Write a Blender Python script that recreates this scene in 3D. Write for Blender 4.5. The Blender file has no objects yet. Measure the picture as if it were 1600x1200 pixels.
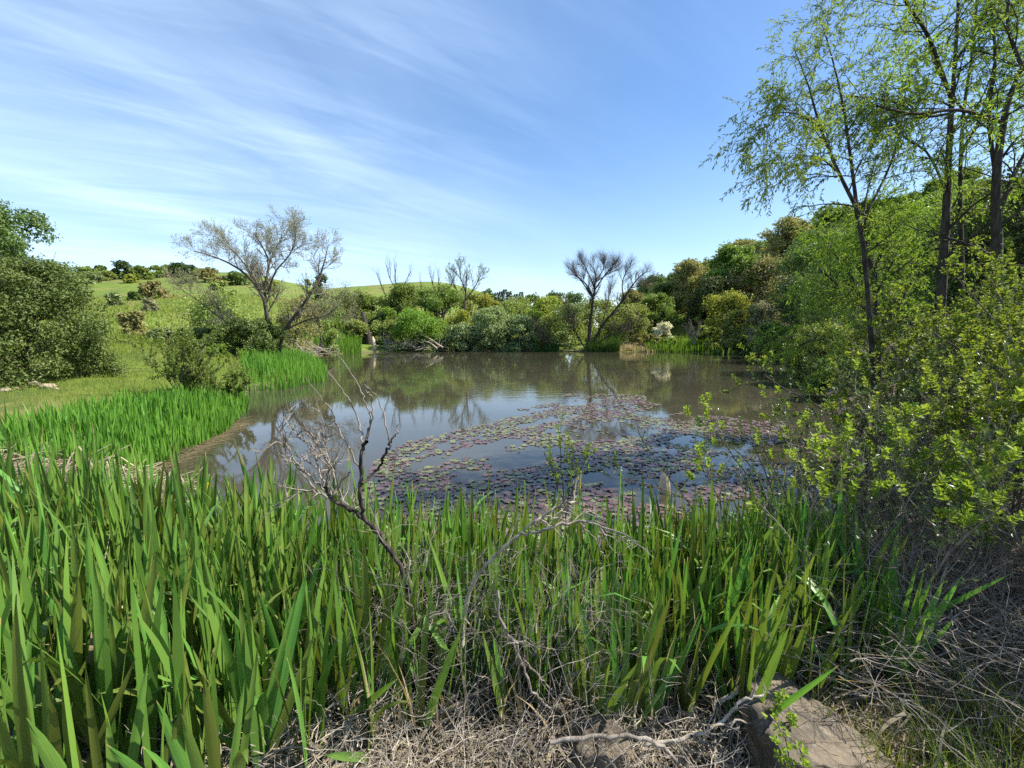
import bpy, math, numpy as np
from mathutils import Vector
R = math.radians
PI = math.pi
S = bpy.context.scene
COL = S.collection
# ------------------------------------------------------------------ camera
CAM_Z, TILT, FPX = 2.1, R(6.46), 680.0          # focal length in pixels of a 1600 px wide frame
cam_d = bpy.data.cameras.new('camera'); cam = bpy.data.objects.new('camera', cam_d); COL.objects.link(cam)
cam.location = (0, 0, CAM_Z); cam.rotation_euler = (R(90) - TILT, 0, 0)
cam_d.sensor_width = 36; cam_d.lens = 36 * FPX / 1600
cam_d.clip_start = 0.05; cam_d.clip_end = 9000
S.camera = cam
# ------------------------------------------------------------------ light
SUN_EL, SUN_AZ = R(47), R(84)                     # azimuth clockwise from the view direction (+Y)
SUN_DIR = Vector((math.sin(SUN_AZ) * math.cos(SUN_EL), math.cos(SUN_AZ) * math.cos(SUN_EL), math.sin(SUN_EL)))
sun_d = bpy.data.lights.new('sun', 'SUN'); sun_d.energy = 5.0; sun_d.angle = R(0.53); sun_d.color = (1.0, 0.95, 0.86)
sun = bpy.data.objects.new('sun', sun_d); COL.objects.link(sun)
sun.rotation_euler = SUN_DIR.to_track_quat('Z', 'Y').to_euler(); sun.location = (20, 0, 30)
S.view_settings.view_transform = 'Standard'; S.view_settings.look = 'None'
S.view_settings.gamma = 1; S.view_settings.exposure = 1.05; S.view_settings.use_curve_mapping = False
cy = S.cycles
cy.max_bounces = 4; cy.diffuse_bounces = 3; cy.glossy_bounces = 2; cy.transmission_bounces = 4; cy.transparent_max_bounces = 4
cy.caustics_reflective = False; cy.caustics_refractive = False
cy.use_denoising = False
cy.use_adaptive_sampling = True; cy.adaptive_threshold = 0.02
cy.sample_clamp_indirect = 6


class NT:
    """small node helper"""
    def __init__(s, tree): s.t = tree; s.n = tree.nodes; s.l = tree.links
    def add(s, typ, **kw):
        n = s.n.new(typ)
        for k, v in kw.items():
            if hasattr(n, k): setattr(n, k, v)
            else: n.inputs[k.replace('_', ' ')].default_value = v
        return n
    def link(s, a, b): s.l.new(a, b)
    def math(s, op, a, b=None, c=None, clamp=False):
        n = s.n.new('ShaderNodeMath'); n.operation = op; n.use_clamp = clamp
        for i, v in enumerate((a, b, c)):
            if v is None: continue
            if isinstance(v, (int, float)): n.inputs[i].default_value = v
            else: s.l.new(v, n.inputs[i])
        return n.outputs[0]
    def mix(s, f, a, b, mode='MIX'):
        n = s.n.new('ShaderNodeMix'); n.data_type = 'RGBA'; n.blend_type = mode
        for i, v in ((0, f), (6, a), (7, b)):
            if isinstance(v, (int, float)): n.inputs[i].default_value = v
            elif isinstance(v, tuple): n.inputs[i].default_value = (*v[:3], 1)
            else: s.l.new(v, n.inputs[i])
        return n.outputs[2]
    def noise(s, vec, scale, detail=4, rough=.55, dist=0):
        n = s.n.new('ShaderNodeTexNoise'); n.inputs['Scale'].default_value = scale; n.inputs['Detail'].default_value = detail
        n.inputs['Roughness'].default_value = rough; n.inputs['Distortion'].default_value = dist
        if vec is not None: s.l.new(vec, n.inputs['Vector'])
        return n.outputs[0]
    def ramp(s, v, lo, hi, a=0., b=1.):
        n = s.n.new('ShaderNodeMapRange'); n.interpolation_type = 'SMOOTHSTEP'
        s.l.new(v, n.inputs[0]); n.inputs[1].default_value = lo; n.inputs[2].default_value = hi
        n.inputs[3].default_value = a; n.inputs[4].default_value = b
        return n.outputs[0]


world = bpy.data.worlds.new('World'); S.world = world; world.use_nodes = True
w = NT(world.node_tree); w.n.clear()
sky = w.n.new('ShaderNodeTexSky'); sky.sky_type = 'NISHITA'; sky.sun_disc = False
sky.sun_elevation = SUN_EL; sky.sun_rotation = SUN_AZ; sky.air_density = 1.0; sky.dust_density = 0.6; sky.ozone_density = 2.2; sky.altitude = 100
tc = w.n.new('ShaderNodeTexCoord')
sp = w.n.new('ShaderNodeSeparateXYZ'); w.link(tc.outputs['Generated'], sp.inputs[0])
zz = w.math('ADD', w.math('MAXIMUM', sp.outputs[2], 0.0), 0.16)
cb = w.n.new('ShaderNodeCombineXYZ')
w.link(w.math('DIVIDE', sp.outputs[0], zz), cb.inputs[0]); w.link(w.math('DIVIDE', sp.outputs[1], zz), cb.inputs[1])
def mapped(rot, scale, loc=(0, 0, 0)):
    q = w.n.new('ShaderNodeMapping'); q.inputs['Rotation'].default_value = (0, 0, -rot); w.link(cb.outputs[0], q.inputs[0])
    m = w.n.new('ShaderNodeMapping'); m.inputs['Scale'].default_value = scale; m.inputs['Location'].default_value = loc
    w.link(q.outputs[0], m.inputs[0]); return m.outputs[0]
streak = w.noise(mapped(R(48), (0.5, 1.7, 1), (3.1, 1.7, 0)), 1.25, 8, .54, .7)
fine = w.noise(mapped(R(30), (0.7, 3.6, 1), (0.4, 5.2, 0)), 1.7, 9, .58, 1.0)
patch = w.noise(mapped(0, (0.5, 0.5, 1), (0.9, 0.2, 0)), 1.0, 3, .5, .2)
side = w.ramp(w.math('SUBTRACT', sp.outputs[0], w.math('MULTIPLY', sp.outputs[2], -0.15)), -0.35, 0.42, 1.0, 0.12)
cirrus = w.math('MULTIPLY', w.ramp(streak, .22, .95), 1.0)
cirrus = w.math('ADD', cirrus, w.math('MULTIPLY', w.ramp(fine, .35, .85), 0.5))
cirrus = w.math('MULTIPLY', w.math('MULTIPLY', cirrus, w.ramp(patch, .30, .62, .35, 1.)), side)
lowhaze = w.ramp(sp.outputs[2], 0.0, 0.45, 0.26, 0.0)
veil = w.math('MULTIPLY', side, 0.10)
cl = w.math('MINIMUM', w.math('ADD', w.math('ADD', w.math('MULTIPLY', cirrus, 0.46), veil), lowhaze), 0.85)
hs = w.add('ShaderNodeHueSaturation'); hs.inputs['Saturation'].default_value = 1.22; hs.inputs['Hue'].default_value = 0.502; w.link(sky.outputs[0], hs.inputs['Color'])
skc = w.mix(cl, hs.outputs[0], (5.6, 7.1, 9.0))
bg = w.add('ShaderNodeBackground'); bg.inputs[1].default_value = 0.098; w.link(skc, bg.inputs[0])
world.cycles.sampling_method = 'MANUAL'; world.cycles.sample_map_resolution = 512
wo = w.n.new('ShaderNodeOutputWorld'); w.link(bg.outputs[0], wo.inputs[0])

# ------------------------------------------------------------------ helpers
rng = np.random.default_rng(7)
ct, st = math.cos(TILT), math.sin(TILT)
def ray(px, py):
    dx, dy = (px - 800) / FPX, (600 - py) / FPX
    return np.array([dx, ct + dy * st, -st + dy * ct])
def at(px, py, Y):
    """the place a given distance ahead that was surveyed in the photograph at px, py"""
    d = ray(px, py); return np.array([0, 0, CAM_Z]) + d * (Y / d[1])
def on_z(px, py, z=0.):
    d = ray(px, py); return np.array([0, 0, CAM_Z]) + d * ((z - CAM_Z) / d[2])

def norm(v): return v / np.maximum(np.linalg.norm(v, axis=-1, keepdims=True), 1e-9)
def mesh(name, V, F, mat=None, smooth=False):
    """V (n,3); F an (m,k) array or list of such arrays"""
    if not isinstance(F, list): F = [F]
    F = [np.asarray(f, np.int32) for f in F if len(f)]
    me = bpy.data.meshes.new(name)
    V = np.ascontiguousarray(V, np.float32)
    nl = sum(f.size for f in F); nf = sum(len(f) for f in F)
    me.vertices.add(len(V)); me.vertices.foreach_set('co', V.ravel())
    me.loops.add(nl); me.loops.foreach_set('vertex_index', np.concatenate([f.ravel() for f in F]))
    me.polygons.add(nf)
    tot = np.concatenate([np.full(len(f), f.shape[1], np.int32) for f in F])
    me.polygons.foreach_set('loop_start', np.concatenate([[0], np.cumsum(tot)[:-1]]).astype(np.int32))
    me.polygons.foreach_set('use_smooth', np.full(nf, smooth))
    me.update(calc_edges=True)
    for m in (mat if isinstance(mat, (list, tuple)) else [mat]):
        if m is not None: me.materials.append(m)
    return me
def obj(name, me, parent=None, loc=None, rz=0., sc=None):
    o = bpy.data.objects.new(name, me); COL.objects.link(o)
    if parent is not None: o.parent = parent
    if loc is not None: o.location = loc
    if rz: o.rotation_euler = (0, 0, rz)
    if sc is not None: o.scale = sc if hasattr(sc, '__len__') else (sc, sc, sc)
    return o
def tag(o, label=None, cat=None, group=None, kind=None):
    if label: o['label'] = label
    if cat: o['category'] = cat
    if group: o['group'] = group
    if kind: o['kind'] = kind
    return o
def thing(name, label, cat, loc=(0, 0, 0), rz=0., group=None, sc=None):
    return tag(obj(name, None, None, loc, rz, sc), label, cat, group)

class MB:
    """collects pieces of one mesh"""
    def __init__(s): s.V = []; s.F = {}; s.n = 0
    def add(s, V, F):
        V = np.asarray(V, float).reshape(-1, 3); F = np.asarray(F)
        s.F.setdefault(F.shape[1], []).append(F + s.n); s.V.append(V); s.n += len(V)
    def build(s, name, mat, parent=None, smooth=False, loc=None):
        V = np.concatenate(s.V)
        if loc is not None: V = V - np.asarray(loc)
        return obj(name, mesh(name, V, [np.concatenate(f) for f in s.F.values()], mat, smooth), parent)

def tubes(mb, P, Rd, k=4):
    """P (B,n,3) centre lines, Rd (B,n) radii"""
    P = np.asarray(P, float); Rd = np.asarray(Rd, float)
    if P.ndim == 2: P = P[None]; Rd = Rd[None]
    B, n, _ = P.shape
    T = norm(np.gradient(P, axis=1))
    ref = np.where(np.abs(T[:, :1, 2:3]) > .8, np.array([1., 0.13, 0]), np.array([0.1, 0, 1.]))
    U = norm(np.cross(T, np.broadcast_to(ref, T.shape))); W = np.cross(T, U)
    a = np.arange(k) * 2 * PI / k
    ring = P[:, :, None] + Rd[:, :, None, None] * (U[:, :, None] * np.cos(a)[:, None] + W[:, :, None] * np.sin(a)[:, None])
    idx = np.arange(B * n * k).reshape(B, n, k)
    q = np.stack([idx[:, :-1, :], np.roll(idx, -1, 2)[:, :-1, :], np.roll(idx, -1, 2)[:, 1:, :], idx[:, 1:, :]], -1).reshape(-1, 4)
    mb.add(ring.reshape(-1, 3), q)
def resample(pts, n, jitter=0., g=rng):
    """smooth polyline through control points"""
    pts = np.asarray(pts, float); m = len(pts)
    t = np.linspace(0, m - 1, n); i = np.clip(t.astype(int), 0, m - 2); f = (t - i)[:, None]
    p0 = pts[np.clip(i - 1, 0, m - 1)]; p1 = pts[i]; p2 = pts[i + 1]; p3 = pts[np.clip(i + 2, 0, m - 1)]
    out = .5 * (2 * p1 + (p2 - p0) * f + (2 * p0 - 5 * p1 + 4 * p2 - p3) * f ** 2 + (3 * p1 - p0 - 3 * p2 + p3) * f ** 3)
    if jitter: out[1:] += g.normal(0, jitter, out[1:].shape)
    return out
def grow(start, dirn, length, radius, nseg=6, wander=.15, trop=0., tip=.35, g=rng):
    start = np.asarray(start, float); B = len(start); d = norm(np.asarray(dirn, float)); p = start.copy()
    step = np.broadcast_to(np.asarray(length, float), (B,))[:, None] / nseg
    P = [p.copy()]
    for i in range(nseg):
        d = norm(d + g.normal(0, wander, (B, 3)) + np.array([0, 0, trop]))
        p = p + d * step; P.append(p.copy())
    t = np.linspace(0, 1, nseg + 1)
    return np.stack(P, 1), np.broadcast_to(np.asarray(radius, float), (B,))[:, None] * (1 - (1 - tip) * t)
def sprout(P, Rd, n, t0=.25, t1=1., ang=.8, angsd=.2, g=rng, up=0.):
    """n side shoots on each of the centre lines: start, direction, parent radius, t"""
    B, m, _ = P.shape
    t = (t0 + (t1 - t0) * (np.arange(n)[None] + g.random((B, n))) / n)
    x = t * (m - 1); i = np.clip(x.astype(int), 0, m - 2); f = (x - i)
    bi = np.arange(B)[:, None]
    s = P[bi, i] * (1 - f[..., None]) + P[bi, i + 1] * f[..., None]
    T = norm(P[bi, i + 1] - P[bi, i])
    perp = norm(np.cross(T, g.normal(0, 1, T.shape)))
    a = np.clip(g.normal(ang, angsd, t.shape), .1, 1.6)[..., None]
    d = norm(T * np.cos(a) + perp * np.sin(a) + np.array([0, 0, up]))
    r = Rd[bi, i] * (1 - f) + Rd[bi, i + 1] * f
    return s.reshape(-1, 3), d.reshape(-1, 3), r.ravel(), t.ravel()
def leaves(mb, pos, axis, nrm, ln, wd, fold=.25):
    """one folded four-cornered leaf each; axis points base to tip"""
    pos = np.asarray(pos, float); N = len(pos)
    axis = norm(axis); side = norm(np.cross(axis, nrm)); nn = np.cross(side, axis)
    ln = np.broadcast_to(ln, (N,))[:, None]; wd = np.broadcast_to(wd, (N,))[:, None]
    a = pos; c = pos + axis * ln; m = pos + axis * ln * .45
    b = m + side * wd * .5 + nn * wd * fold; d = m - side * wd * .5 + nn * wd * fold
    V = np.stack([a, b, c, d], 1).reshape(-1, 3)
    i = np.arange(N)[:, None] * 4
    mb.add(V, np.concatenate([i + np.array([[0, 1, 2]]), i + np.array([[0, 2, 3]])]))
def round_leaves(mb, pos, axis, nrm, ln, wd, fold=.15):
    """six-cornered leaf, broadest towards the tip"""
    N = len(pos); axis = norm(axis); side = norm(np.cross(axis, nrm)); nn = np.cross(side, axis)
    ln = np.broadcast_to(ln, (N,))[:, None]; wd = np.broadcast_to(wd, (N,))[:, None]
    f = lambda t, w_, up: pos + axis * ln * t + side * wd * w_ + nn * wd * up
    V = np.stack([f(0, 0, 0), f(.42, .36, fold), f(.78, .46, fold * 1.2), f(1, 0, .12), f(.78, -.46, fold * 1.2), f(.42, -.36, fold)], 1).reshape(-1, 3)
    i = np.arange(N)[:, None] * 6; mb.add(V, np.concatenate([i + np.array([[0, 1, 2, 3]]), i + np.array([[0, 3, 4, 5]])]))
def rand_unit(n, g=rng): return norm(g.normal(0, 1, (n, 3)))
def scatter_leaves(mb, c, rad, per, size, aspect=.6, outward=.6, upb=.3, g=rng, shell=.45, squash=.8):
    """leaf faces through the volume of lobes with centres c (L,3) and radii rad (L,)"""
    L = len(c); n = L * per
    u = rand_unit(n, g); r = g.random(n) ** shell
    lob = np.repeat(np.arange(L), per)
    # lumpy lobe outline
    bump = 1 + .28 * np.sin(u[:, 0] * 5 + lob * 1.7) * np.sin(u[:, 1] * 4.3 + lob) + .18 * np.sin(u[:, 2] * 7 + lob * 2.3)
    off = u * (r * bump)[:, None] * rad[lob][:, None]; off[:, 2] *= squash
    pos = c[lob] + off
    nr = norm(u * outward + rand_unit(n, g) * .8 + np.array([0, 0, upb]))
    ax = norm(np.cross(nr, rand_unit(n, g)))
    s = size * g.uniform(.6, 1.35, n)
    leaves(mb, pos - ax * s[:, None] * .5, ax, nr, s, s * aspect)

# ------------------------------------------------------------------ materials
def pbr(name, col, rough=.8, spec=.3):
    m = bpy.data.materials.new(name); m.use_nodes = True; t = NT(m.node_tree); b = t.n['Principled BSDF']
    b.inputs['Base Color'].default_value = (*col, 1); b.inputs['Roughness'].default_value = rough; b.inputs['Specular IOR Level'].default_value = spec
    return m, t, b
def leaf_mat(name, a, b, trans=.38, rough=.5, spec=.25, tcol=1.35, objvar=.12, dead=None):
    """two leaf colours, mixed at random leaf by leaf, part of the light shining through"""
    m, t, p = pbr(name, a, rough, spec)
    geo = t.n.new('ShaderNodeNewGeometry'); oi = t.n.new('ShaderNodeObjectInfo')
    tcl = t.n.new('ShaderNodeTexCoord'); nz = t.noise(tcl.outputs['Object'], 1.1, 2, .5)
    c = t.mix(t.math('ADD', t.math('MULTIPLY', geo.outputs['Random Per Island'], .65), t.ramp(nz, .35, .65, 0., .45)), a, b)
    if dead is not None:
        c = t.mix(t.math('GREATER_THAN', t.math('FRACT', t.math('MULTIPLY', geo.outputs['Random Per Island'], 17.31)), .955), c, dead)
    h = t.n.new('ShaderNodeHueSaturation'); t.link(c, h.inputs['Color'])
    t.link(t.math('ADD', t.math('MULTIPLY', oi.outputs['Random'], objvar * .25), .5 - objvar * .125), h.inputs['Hue'])
    t.link(t.math('ADD', t.math('MULTIPLY', oi.outputs['Random'], objvar * 2), 1 - objvar), h.inputs['Value'])
    t.link(h.outputs[0], p.inputs['Base Color'])
    tr = t.n.new('ShaderNodeBsdfTranslucent')
    t.link(t.mix(1., h.outputs[0], (tcol * 1.05, tcol, tcol * .5), 'MULTIPLY'), tr.inputs[0])
    ms = t.n.new('ShaderNodeMixShader'); ms.inputs[0].default_value = trans
    t.link(p.outputs[0], ms.inputs[1]); t.link(tr.outputs[0], ms.inputs[2])
    t.link(ms.outputs[0], t.n['Material Output'].inputs[0])
    return m
def bark_mat(name, a, b, scale=14, rough=.9):
    m, t, p = pbr(name, a, rough, .15)
    tcn = t.n.new('ShaderNodeTexCoord'); mp = t.n.new('ShaderNodeMapping'); mp.inputs['Scale'].default_value = (1, 1, .3); t.link(tcn.outputs['Object'], mp.inputs[0])
    n1 = t.noise(mp.outputs[0], scale, 6, .65)
    t.link(t.mix(t.ramp(n1, .35, .68), a, b), p.inputs['Base Color'])
    bp = t.n.new('ShaderNodeBump'); bp.inputs['Strength'].default_value = .5; bp.inputs['Distance'].default_value = .02; t.link(n1, bp.inputs['Height']); t.link(bp.outputs[0], p.inputs['Normal'])
    return m
M = {}
M['oak'] = leaf_mat('oak_leaf', (0.080, 0.139, 0.035), (0.159, 0.224, 0.061), .25)
M['oak_dark'] = leaf_mat('dark_oak_leaf', (0.046, 0.077, 0.024), (0.088, 0.127, 0.040), .22)
M['green'] = leaf_mat('mid_green_leaf', (0.118, 0.189, 0.040), (0.195, 0.266, 0.059), .34)
M['bright'] = leaf_mat('bright_willow_leaf', (.140, .235, .034), (.205, .300, .050), .40)
M['yellow'] = leaf_mat('yellow_green_leaf', (0.230, 0.271, 0.045), (0.330, 0.354, 0.065), .36)
M['olive'] = leaf_mat('olive_leaf', (0.191, 0.255, 0.059), (0.283, 0.333, 0.099), .32)
M['grey_green'] = leaf_mat('grey_green_leaf', (0.184, 0.241, 0.093), (0.290, 0.347, 0.156), .28)
M['tan_green'] = leaf_mat('tan_green_leaf', (0.231, 0.224, 0.081), (0.313, 0.299, 0.122), .3)
M['catkin'] = leaf_mat('pale_bud', (.22, .23, .13), (.32, .32, .20), .3)
M['white_bloom'] = leaf_mat('white_blossom', (.55, .55, .44), (.75, .74, .64), .25)
M['willow'] = leaf_mat('willow_leaf', (.125, .205, .032), (.235, .330, .055), .45, .55, .18)
M['feather'] = leaf_mat('feathery_willow_leaf', (.115, .185, .026), (.225, .300, .045), .42, .55, .18)
M['shrub'] = leaf_mat('shrub_leaf', (.110, .165, .030), (.205, .260, .052), .42, .62, .15)
M['rosette'] = leaf_mat('rosette_leaf', (.180, .275, .034), (.300, .400, .060), .40, .6, .18)
M['rosette_old'] = leaf_mat('old_rosette_leaf', (.075, .115, .030), (.125, .165, .045), .25, .4, .4)
M['iris'] = leaf_mat('iris_leaf', (.055, .125, .028), (.205, .310, .050), .26, .42, .35, 1.5, .32)
M['iris_plain'] = leaf_mat('young_iris_leaf', (.060, .135, .026), (.160, .265, .042), .34, .42, .3, 1.5)
def iris_detail(m):
    t = NT(m.node_tree); tcn = t.n.new('ShaderNodeTexCoord'); sx = t.n.new('ShaderNodeSeparateXYZ'); t.link(tcn.outputs['Object'], sx.inputs[0]); oi = t.n.new('ShaderNodeObjectInfo')
    hs_ = [n for n in t.n if n.type == 'HUE_SAT'][0]; src = hs_.inputs['Color'].links[0].from_socket
    mp_ = t.n.new('ShaderNodeMapping'); mp_.inputs['Scale'].default_value = (3, 26, 1.2); t.link(tcn.outputs['Object'], mp_.inputs[0])
    c = t.mix(t.ramp(t.noise(mp_.outputs[0], 1.0, 3, .6), .40, .66, 0., .45), src, (.045, .105, .020))                       # long veins
    sp_ = t.noise(tcn.outputs['Object'], 9, 5, .7); c = t.mix(t.ramp(sp_, .69, .76, 0., .6), c, (.26, .22, .07))            # spots of wear
    tipv = t.math('ADD', sx.outputs[2], t.math('ADD', t.math('MULTIPLY', oi.outputs['Random'], .16), t.math('MULTIPLY', sp_, .06)))
    c = t.mix(t.ramp(tipv, 1.135, 1.165), c, (.30, .22, .09)); t.link(c, hs_.inputs['Color'])
iris_detail(M['iris'])
M['iris_dry'] = leaf_mat('dry_iris_leaf', (.36, .29, .16), (.48, .40, .25), .25)
M['reed'] = leaf_mat('reed_leaf', (.085, .190, .025), (.150, .270, .036), .36)
M['reed_dark'] = leaf_mat('dark_reed_leaf', (.045, .105, .020), (.075, .150, .028), .3)
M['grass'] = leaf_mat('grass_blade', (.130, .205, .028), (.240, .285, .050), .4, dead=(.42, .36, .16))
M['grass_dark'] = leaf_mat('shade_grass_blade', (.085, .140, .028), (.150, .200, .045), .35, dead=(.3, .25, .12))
M['pad_green'] = leaf_mat('green_pad', (.150, .175, .070), (.220, .240, .105), .12, .35, .5, 1.2, .3)
M['pad_red'] = leaf_mat('purple_pad', (.115, .066, .060), (.185, .120, .100), .10, .32, .5, 1.1, .4)
M['straw'] = leaf_mat('straw', (.12, .092, .060), (.36, .30, .21), .15, .8)
M['debris'] = leaf_mat('water_debris', (.075, .058, .028), (.17, .135, .07), .1)
M['bark'] = bark_mat('grey_bark', (.055, .045, .035), (.155, .130, .105))
M['bark_dark'] = bark_mat('dark_bark', (.030, .026, .020), (.090, .076, .060))
M['twig'] = bark_mat('grey_twig', (.15, .125, .10), (.31, .275, .235), 22)
M['twig_mid'] = bark_mat('weathered_twig', (.13, .108, .086), (.32, .28, .235), 22)
M['twig_dark'] = bark_mat('brown_twig', (.07, .055, .042), (.16, .13, .105), 22)
M['dead'] = bark_mat('bleached_wood', (.26, .22, .17), (.46, .41, .34), 26)
M['char'] = bark_mat('charred_wood', (.018, .015, .013), (.085, .070, .058), 30)
M['lichen'] = bark_mat('lichened_wood', (.20, .165, .115), (.44, .42, .30), 38)
M['pale'] = bark_mat('pale_wood', (.50, .38, .26), (.68, .56, .42), 18)

# ------------------------------------------------------------------ the ground and the pond
shore = [on_z(*p)[:2] for p in [(190, 748), (255, 705), (335, 672), (374, 642), (385, 609), (440, 604), (497, 593), (507, 576), (478, 558), (560, 551), (690, 547), (840, 549), (990, 550), (1190, 549), (1222, 560)]]
shore = np.array([*shore, (13.2, 18.5), (8.6, 11.3), (5.6, 7.1), (4.0, 4.7), (2.7, 3.4), (1.3, 3.05), (0, 3.1), (-1.2, 3.3), (-2.3, 3.75), (-3.4, 4.5), (-4.5, 5.4)])
def pond_dist(x, y):
    """distance from the pond's edge, negative on the water"""
    p = np.stack([x, y], -1); sh = p.shape[:-1]; p = p.reshape(-1, 2)
    dmin = np.full(len(p), 1e9); inside = np.zeros(len(p), bool)
    for a, b in zip(shore, np.roll(shore, -1, 0)):
        ab = b - a; t = np.clip(((p - a) @ ab) / (ab @ ab), 0, 1)
        dmin = np.minimum(dmin, np.hypot(*(p - a - t[:, None] * ab).T))
        c = (a[1] > p[:, 1]) != (b[1] > p[:, 1])
        with np.errstate(divide='ignore', invalid='ignore'):
            inside ^= c & (p[:, 0] < ab[0] * (p[:, 1] - a[1]) / (ab[1] if ab[1] else 1e-9) + a[0])
    return np.where(inside, -dmin, dmin).reshape(sh)
def sstep(x, a, b): t = np.clip((x - a) / (b - a), 0, 1); return t * t * (3 - 2 * t)
def lump(x, y, s, ph=0.):
    return (np.sin(x / s + ph) * np.cos(y / s * 1.13 - ph) + .5 * np.sin(x / s * 2.1 + 1.3 + ph) * np.cos(y / s * 1.9) + .25 * np.sin(x / s * 4.3 - y / s * 3.7 + ph)) / 1.75
def height(x, y):
    x = np.asarray(x, float); y = np.asarray(y, float)
    d = pond_dist(x, y)
    r = x / np.maximum(np.abs(y), 2.)
    hl = np.interp(y, [-50, 0, 8, 12, 35, 70, 110, 150, 200, 330, 700], [.38, .38, .42, .55, 2.3, 6.2, 14.2, 22.8, 24.0, 19, 12])
    hl = hl * np.interp(r, [-1.2, -.6, -.38, -.22, -.08, .1, .3], [1.04, 1.0, .68, .36, .2, .12, .1])
    hl = hl + 33 * np.exp(-((x + 50) / 52) ** 2 / 2 - ((y - 320) / 70) ** 2 / 2) * sstep(y, 150, 260)
    hr = .44 * np.maximum(x - (7.5 + .13 * np.maximum(y, 0)), 0); hr = hr / (1 + hr / 90)
    hr = hr * sstep(y, -30, 30) + .5 * sstep(x, 2, 5) * (1 - sstep(y, 20, 50))
    fade = 1 / (1 + (np.hypot(x, y) / 900) ** 4)
    top = np.minimum(np.maximum(hl, hr) + .12 + lump(x, y, 3.1) * .06 * sstep(d, 1, 5) + lump(x, y, 23.) * .6 * sstep(d, 30, 90), .24 * (1 - np.exp(-np.maximum(d, 0) / .45)) + (.13 + .28 * sstep(x, 14, 34)) * np.maximum(d, 0) + .0022 * np.maximum(d, 0) ** 2 * (d < 300) + 200 * (d >= 300) + .02)
    z = np.where(d > 0, top * fade, np.maximum(-.9, d * .3) - .03)
    return z + np.where((np.abs(x) < 8) & (y < 6) & (d > 0), lump(x, y, .33, .7) * .02, 0)
def hz(x, y): return float(height(np.array([x]), np.array([y]))[0])
def gspace(lo, hi, n, s):
    a, b = math.asinh(lo / s), math.asinh(hi / s); return np.sinh(np.linspace(a, b, n)) * s
gx = gspace(-3500, 3500, 340, 4.0); gy = gspace(-60, 5000, 330, 5.0)
GX, GY = np.meshgrid(gx, gy); GZ = height(GX, GY)
idx = np.arange(GX.size).reshape(GX.shape)
gm = mesh('ground', np.stack([GX, GY, GZ], -1).reshape(-1, 3), np.stack([idx[:-1, :-1], idx[:-1, 1:], idx[1:, 1:], idx[1:, :-1]], -1).reshape(-1, 4), None, True)
GD = pond_dist(GX, GY)
meadow = np.where(GY > 7, sstep(GD, .05, .5), sstep(GD, .6, 1.6)) * (1 - sstep(GX - .55 * GY, 0, 3)) * sstep(GY - .25 * np.abs(GX), 3.2, 5) 
meadow = np.maximum(meadow, .8 * sstep(np.hypot(GX, GY), 150, 250) * sstep(GD, 0, 5))
at_ = gm.attributes.new('meadow', 'FLOAT', 'POINT'); at_.data.foreach_set('value', meadow.ravel().astype(np.float32))
m, t, p = pbr('earth_and_meadow', (.1, .1, .1), .95, .1)
tcn = t.n.new('ShaderNodeTexCoord'); O_ = tcn.outputs['Object']
n1 = t.noise(O_, .9, 8, .65); n2 = t.noise(O_, .09, 5, .6); n3 = t.noise(O_, 18, 5, .7)
soil = t.mix(t.ramp(n3, .3, .7), (.065, .048, .033), (.17, .135, .095))
turf = t.mix(t.ramp(n1, .3, .7), (.088, .145, .024), (.165, .210, .042))
turf = t.mix(t.ramp(n2, .46, .64), turf, (.185, .175, .058))
turf = t.mix(t.ramp(t.noise(O_, .35, 5, .65), .50, .66), turf, (.075, .115, .028))
an = t.n.new('ShaderNodeAttribute'); an.attribute_name = 'meadow'
t.link(t.mix(t.math('MULTIPLY', an.outputs['Fac'], t.ramp(n1, .2, .38), clamp=True), soil, turf), p.inputs['Base Color'])
bp = t.n.new('ShaderNodeBump'); bp.inputs['Strength'].default_value = .8; bp.inputs['Distance'].default_value = .06; t.link(n3, bp.inputs['Height']); t.link(bp.outputs[0], p.inputs['Normal'])
gm.materials.append(m)
tag(obj('ground', gm), kind='structure')
# muddy pond water, partly ruffled by wind
m, t, p = pbr('pond_water', (.060, .047, .022), .035, .5)
p.inputs['IOR'].default_value = 1.333
tcn = t.n.new('ShaderNodeTexCoord'); mp = t.n.new('ShaderNodeMapping'); mp.inputs['Scale'].default_value = (.55, 1.25, 1); mp.inputs['Rotation'].default_value = (0, 0, R(8)); t.link(tcn.outputs['Object'], mp.inputs[0])
big = t.noise(tcn.outputs['Object'], .11, 2, .5)
wind = t.ramp(big, .40, .60, .10, 1.0)
sepw = t.n.new('ShaderNodeSeparateXYZ'); t.link(tcn.outputs['Object'], sepw.inputs[0])
wind = t.math('MULTIPLY', wind, t.ramp(sepw.outputs[1], 9, 17, .10, 1.0))
rip = t.math('ADD', t.noise(mp.outputs[0], 2.4, 3, .5, .4), t.math('MULTIPLY', t.noise(mp.outputs[0], 9, 2, .5), .35))
bp = t.n.new('ShaderNodeBump'); bp.inputs['Distance'].default_value = .05; t.link(rip, bp.inputs['Height'])
t.link(t.math('MULTIPLY', wind, .085), bp.inputs['Strength']); t.link(bp.outputs[0], p.inputs['Normal'])
t.link(t.mix(t.ramp(t.noise(tcn.outputs['Object'], .5, 3), .3, .7), (.043, .039, .025), (.056, .050, .033)), p.inputs['Base Color'])
wx = np.linspace(-60, 60, 41); wy = np.linspace(1.5, 90, 41); WX, WY = np.meshgrid(wx, wy); wi = np.arange(WX.size).reshape(WX.shape)
keep = pond_dist((WX[:-1, :-1] + WX[1:, 1:]) / 2, (WY[:-1, :-1] + WY[1:, 1:]) / 2) < 3.2
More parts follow.
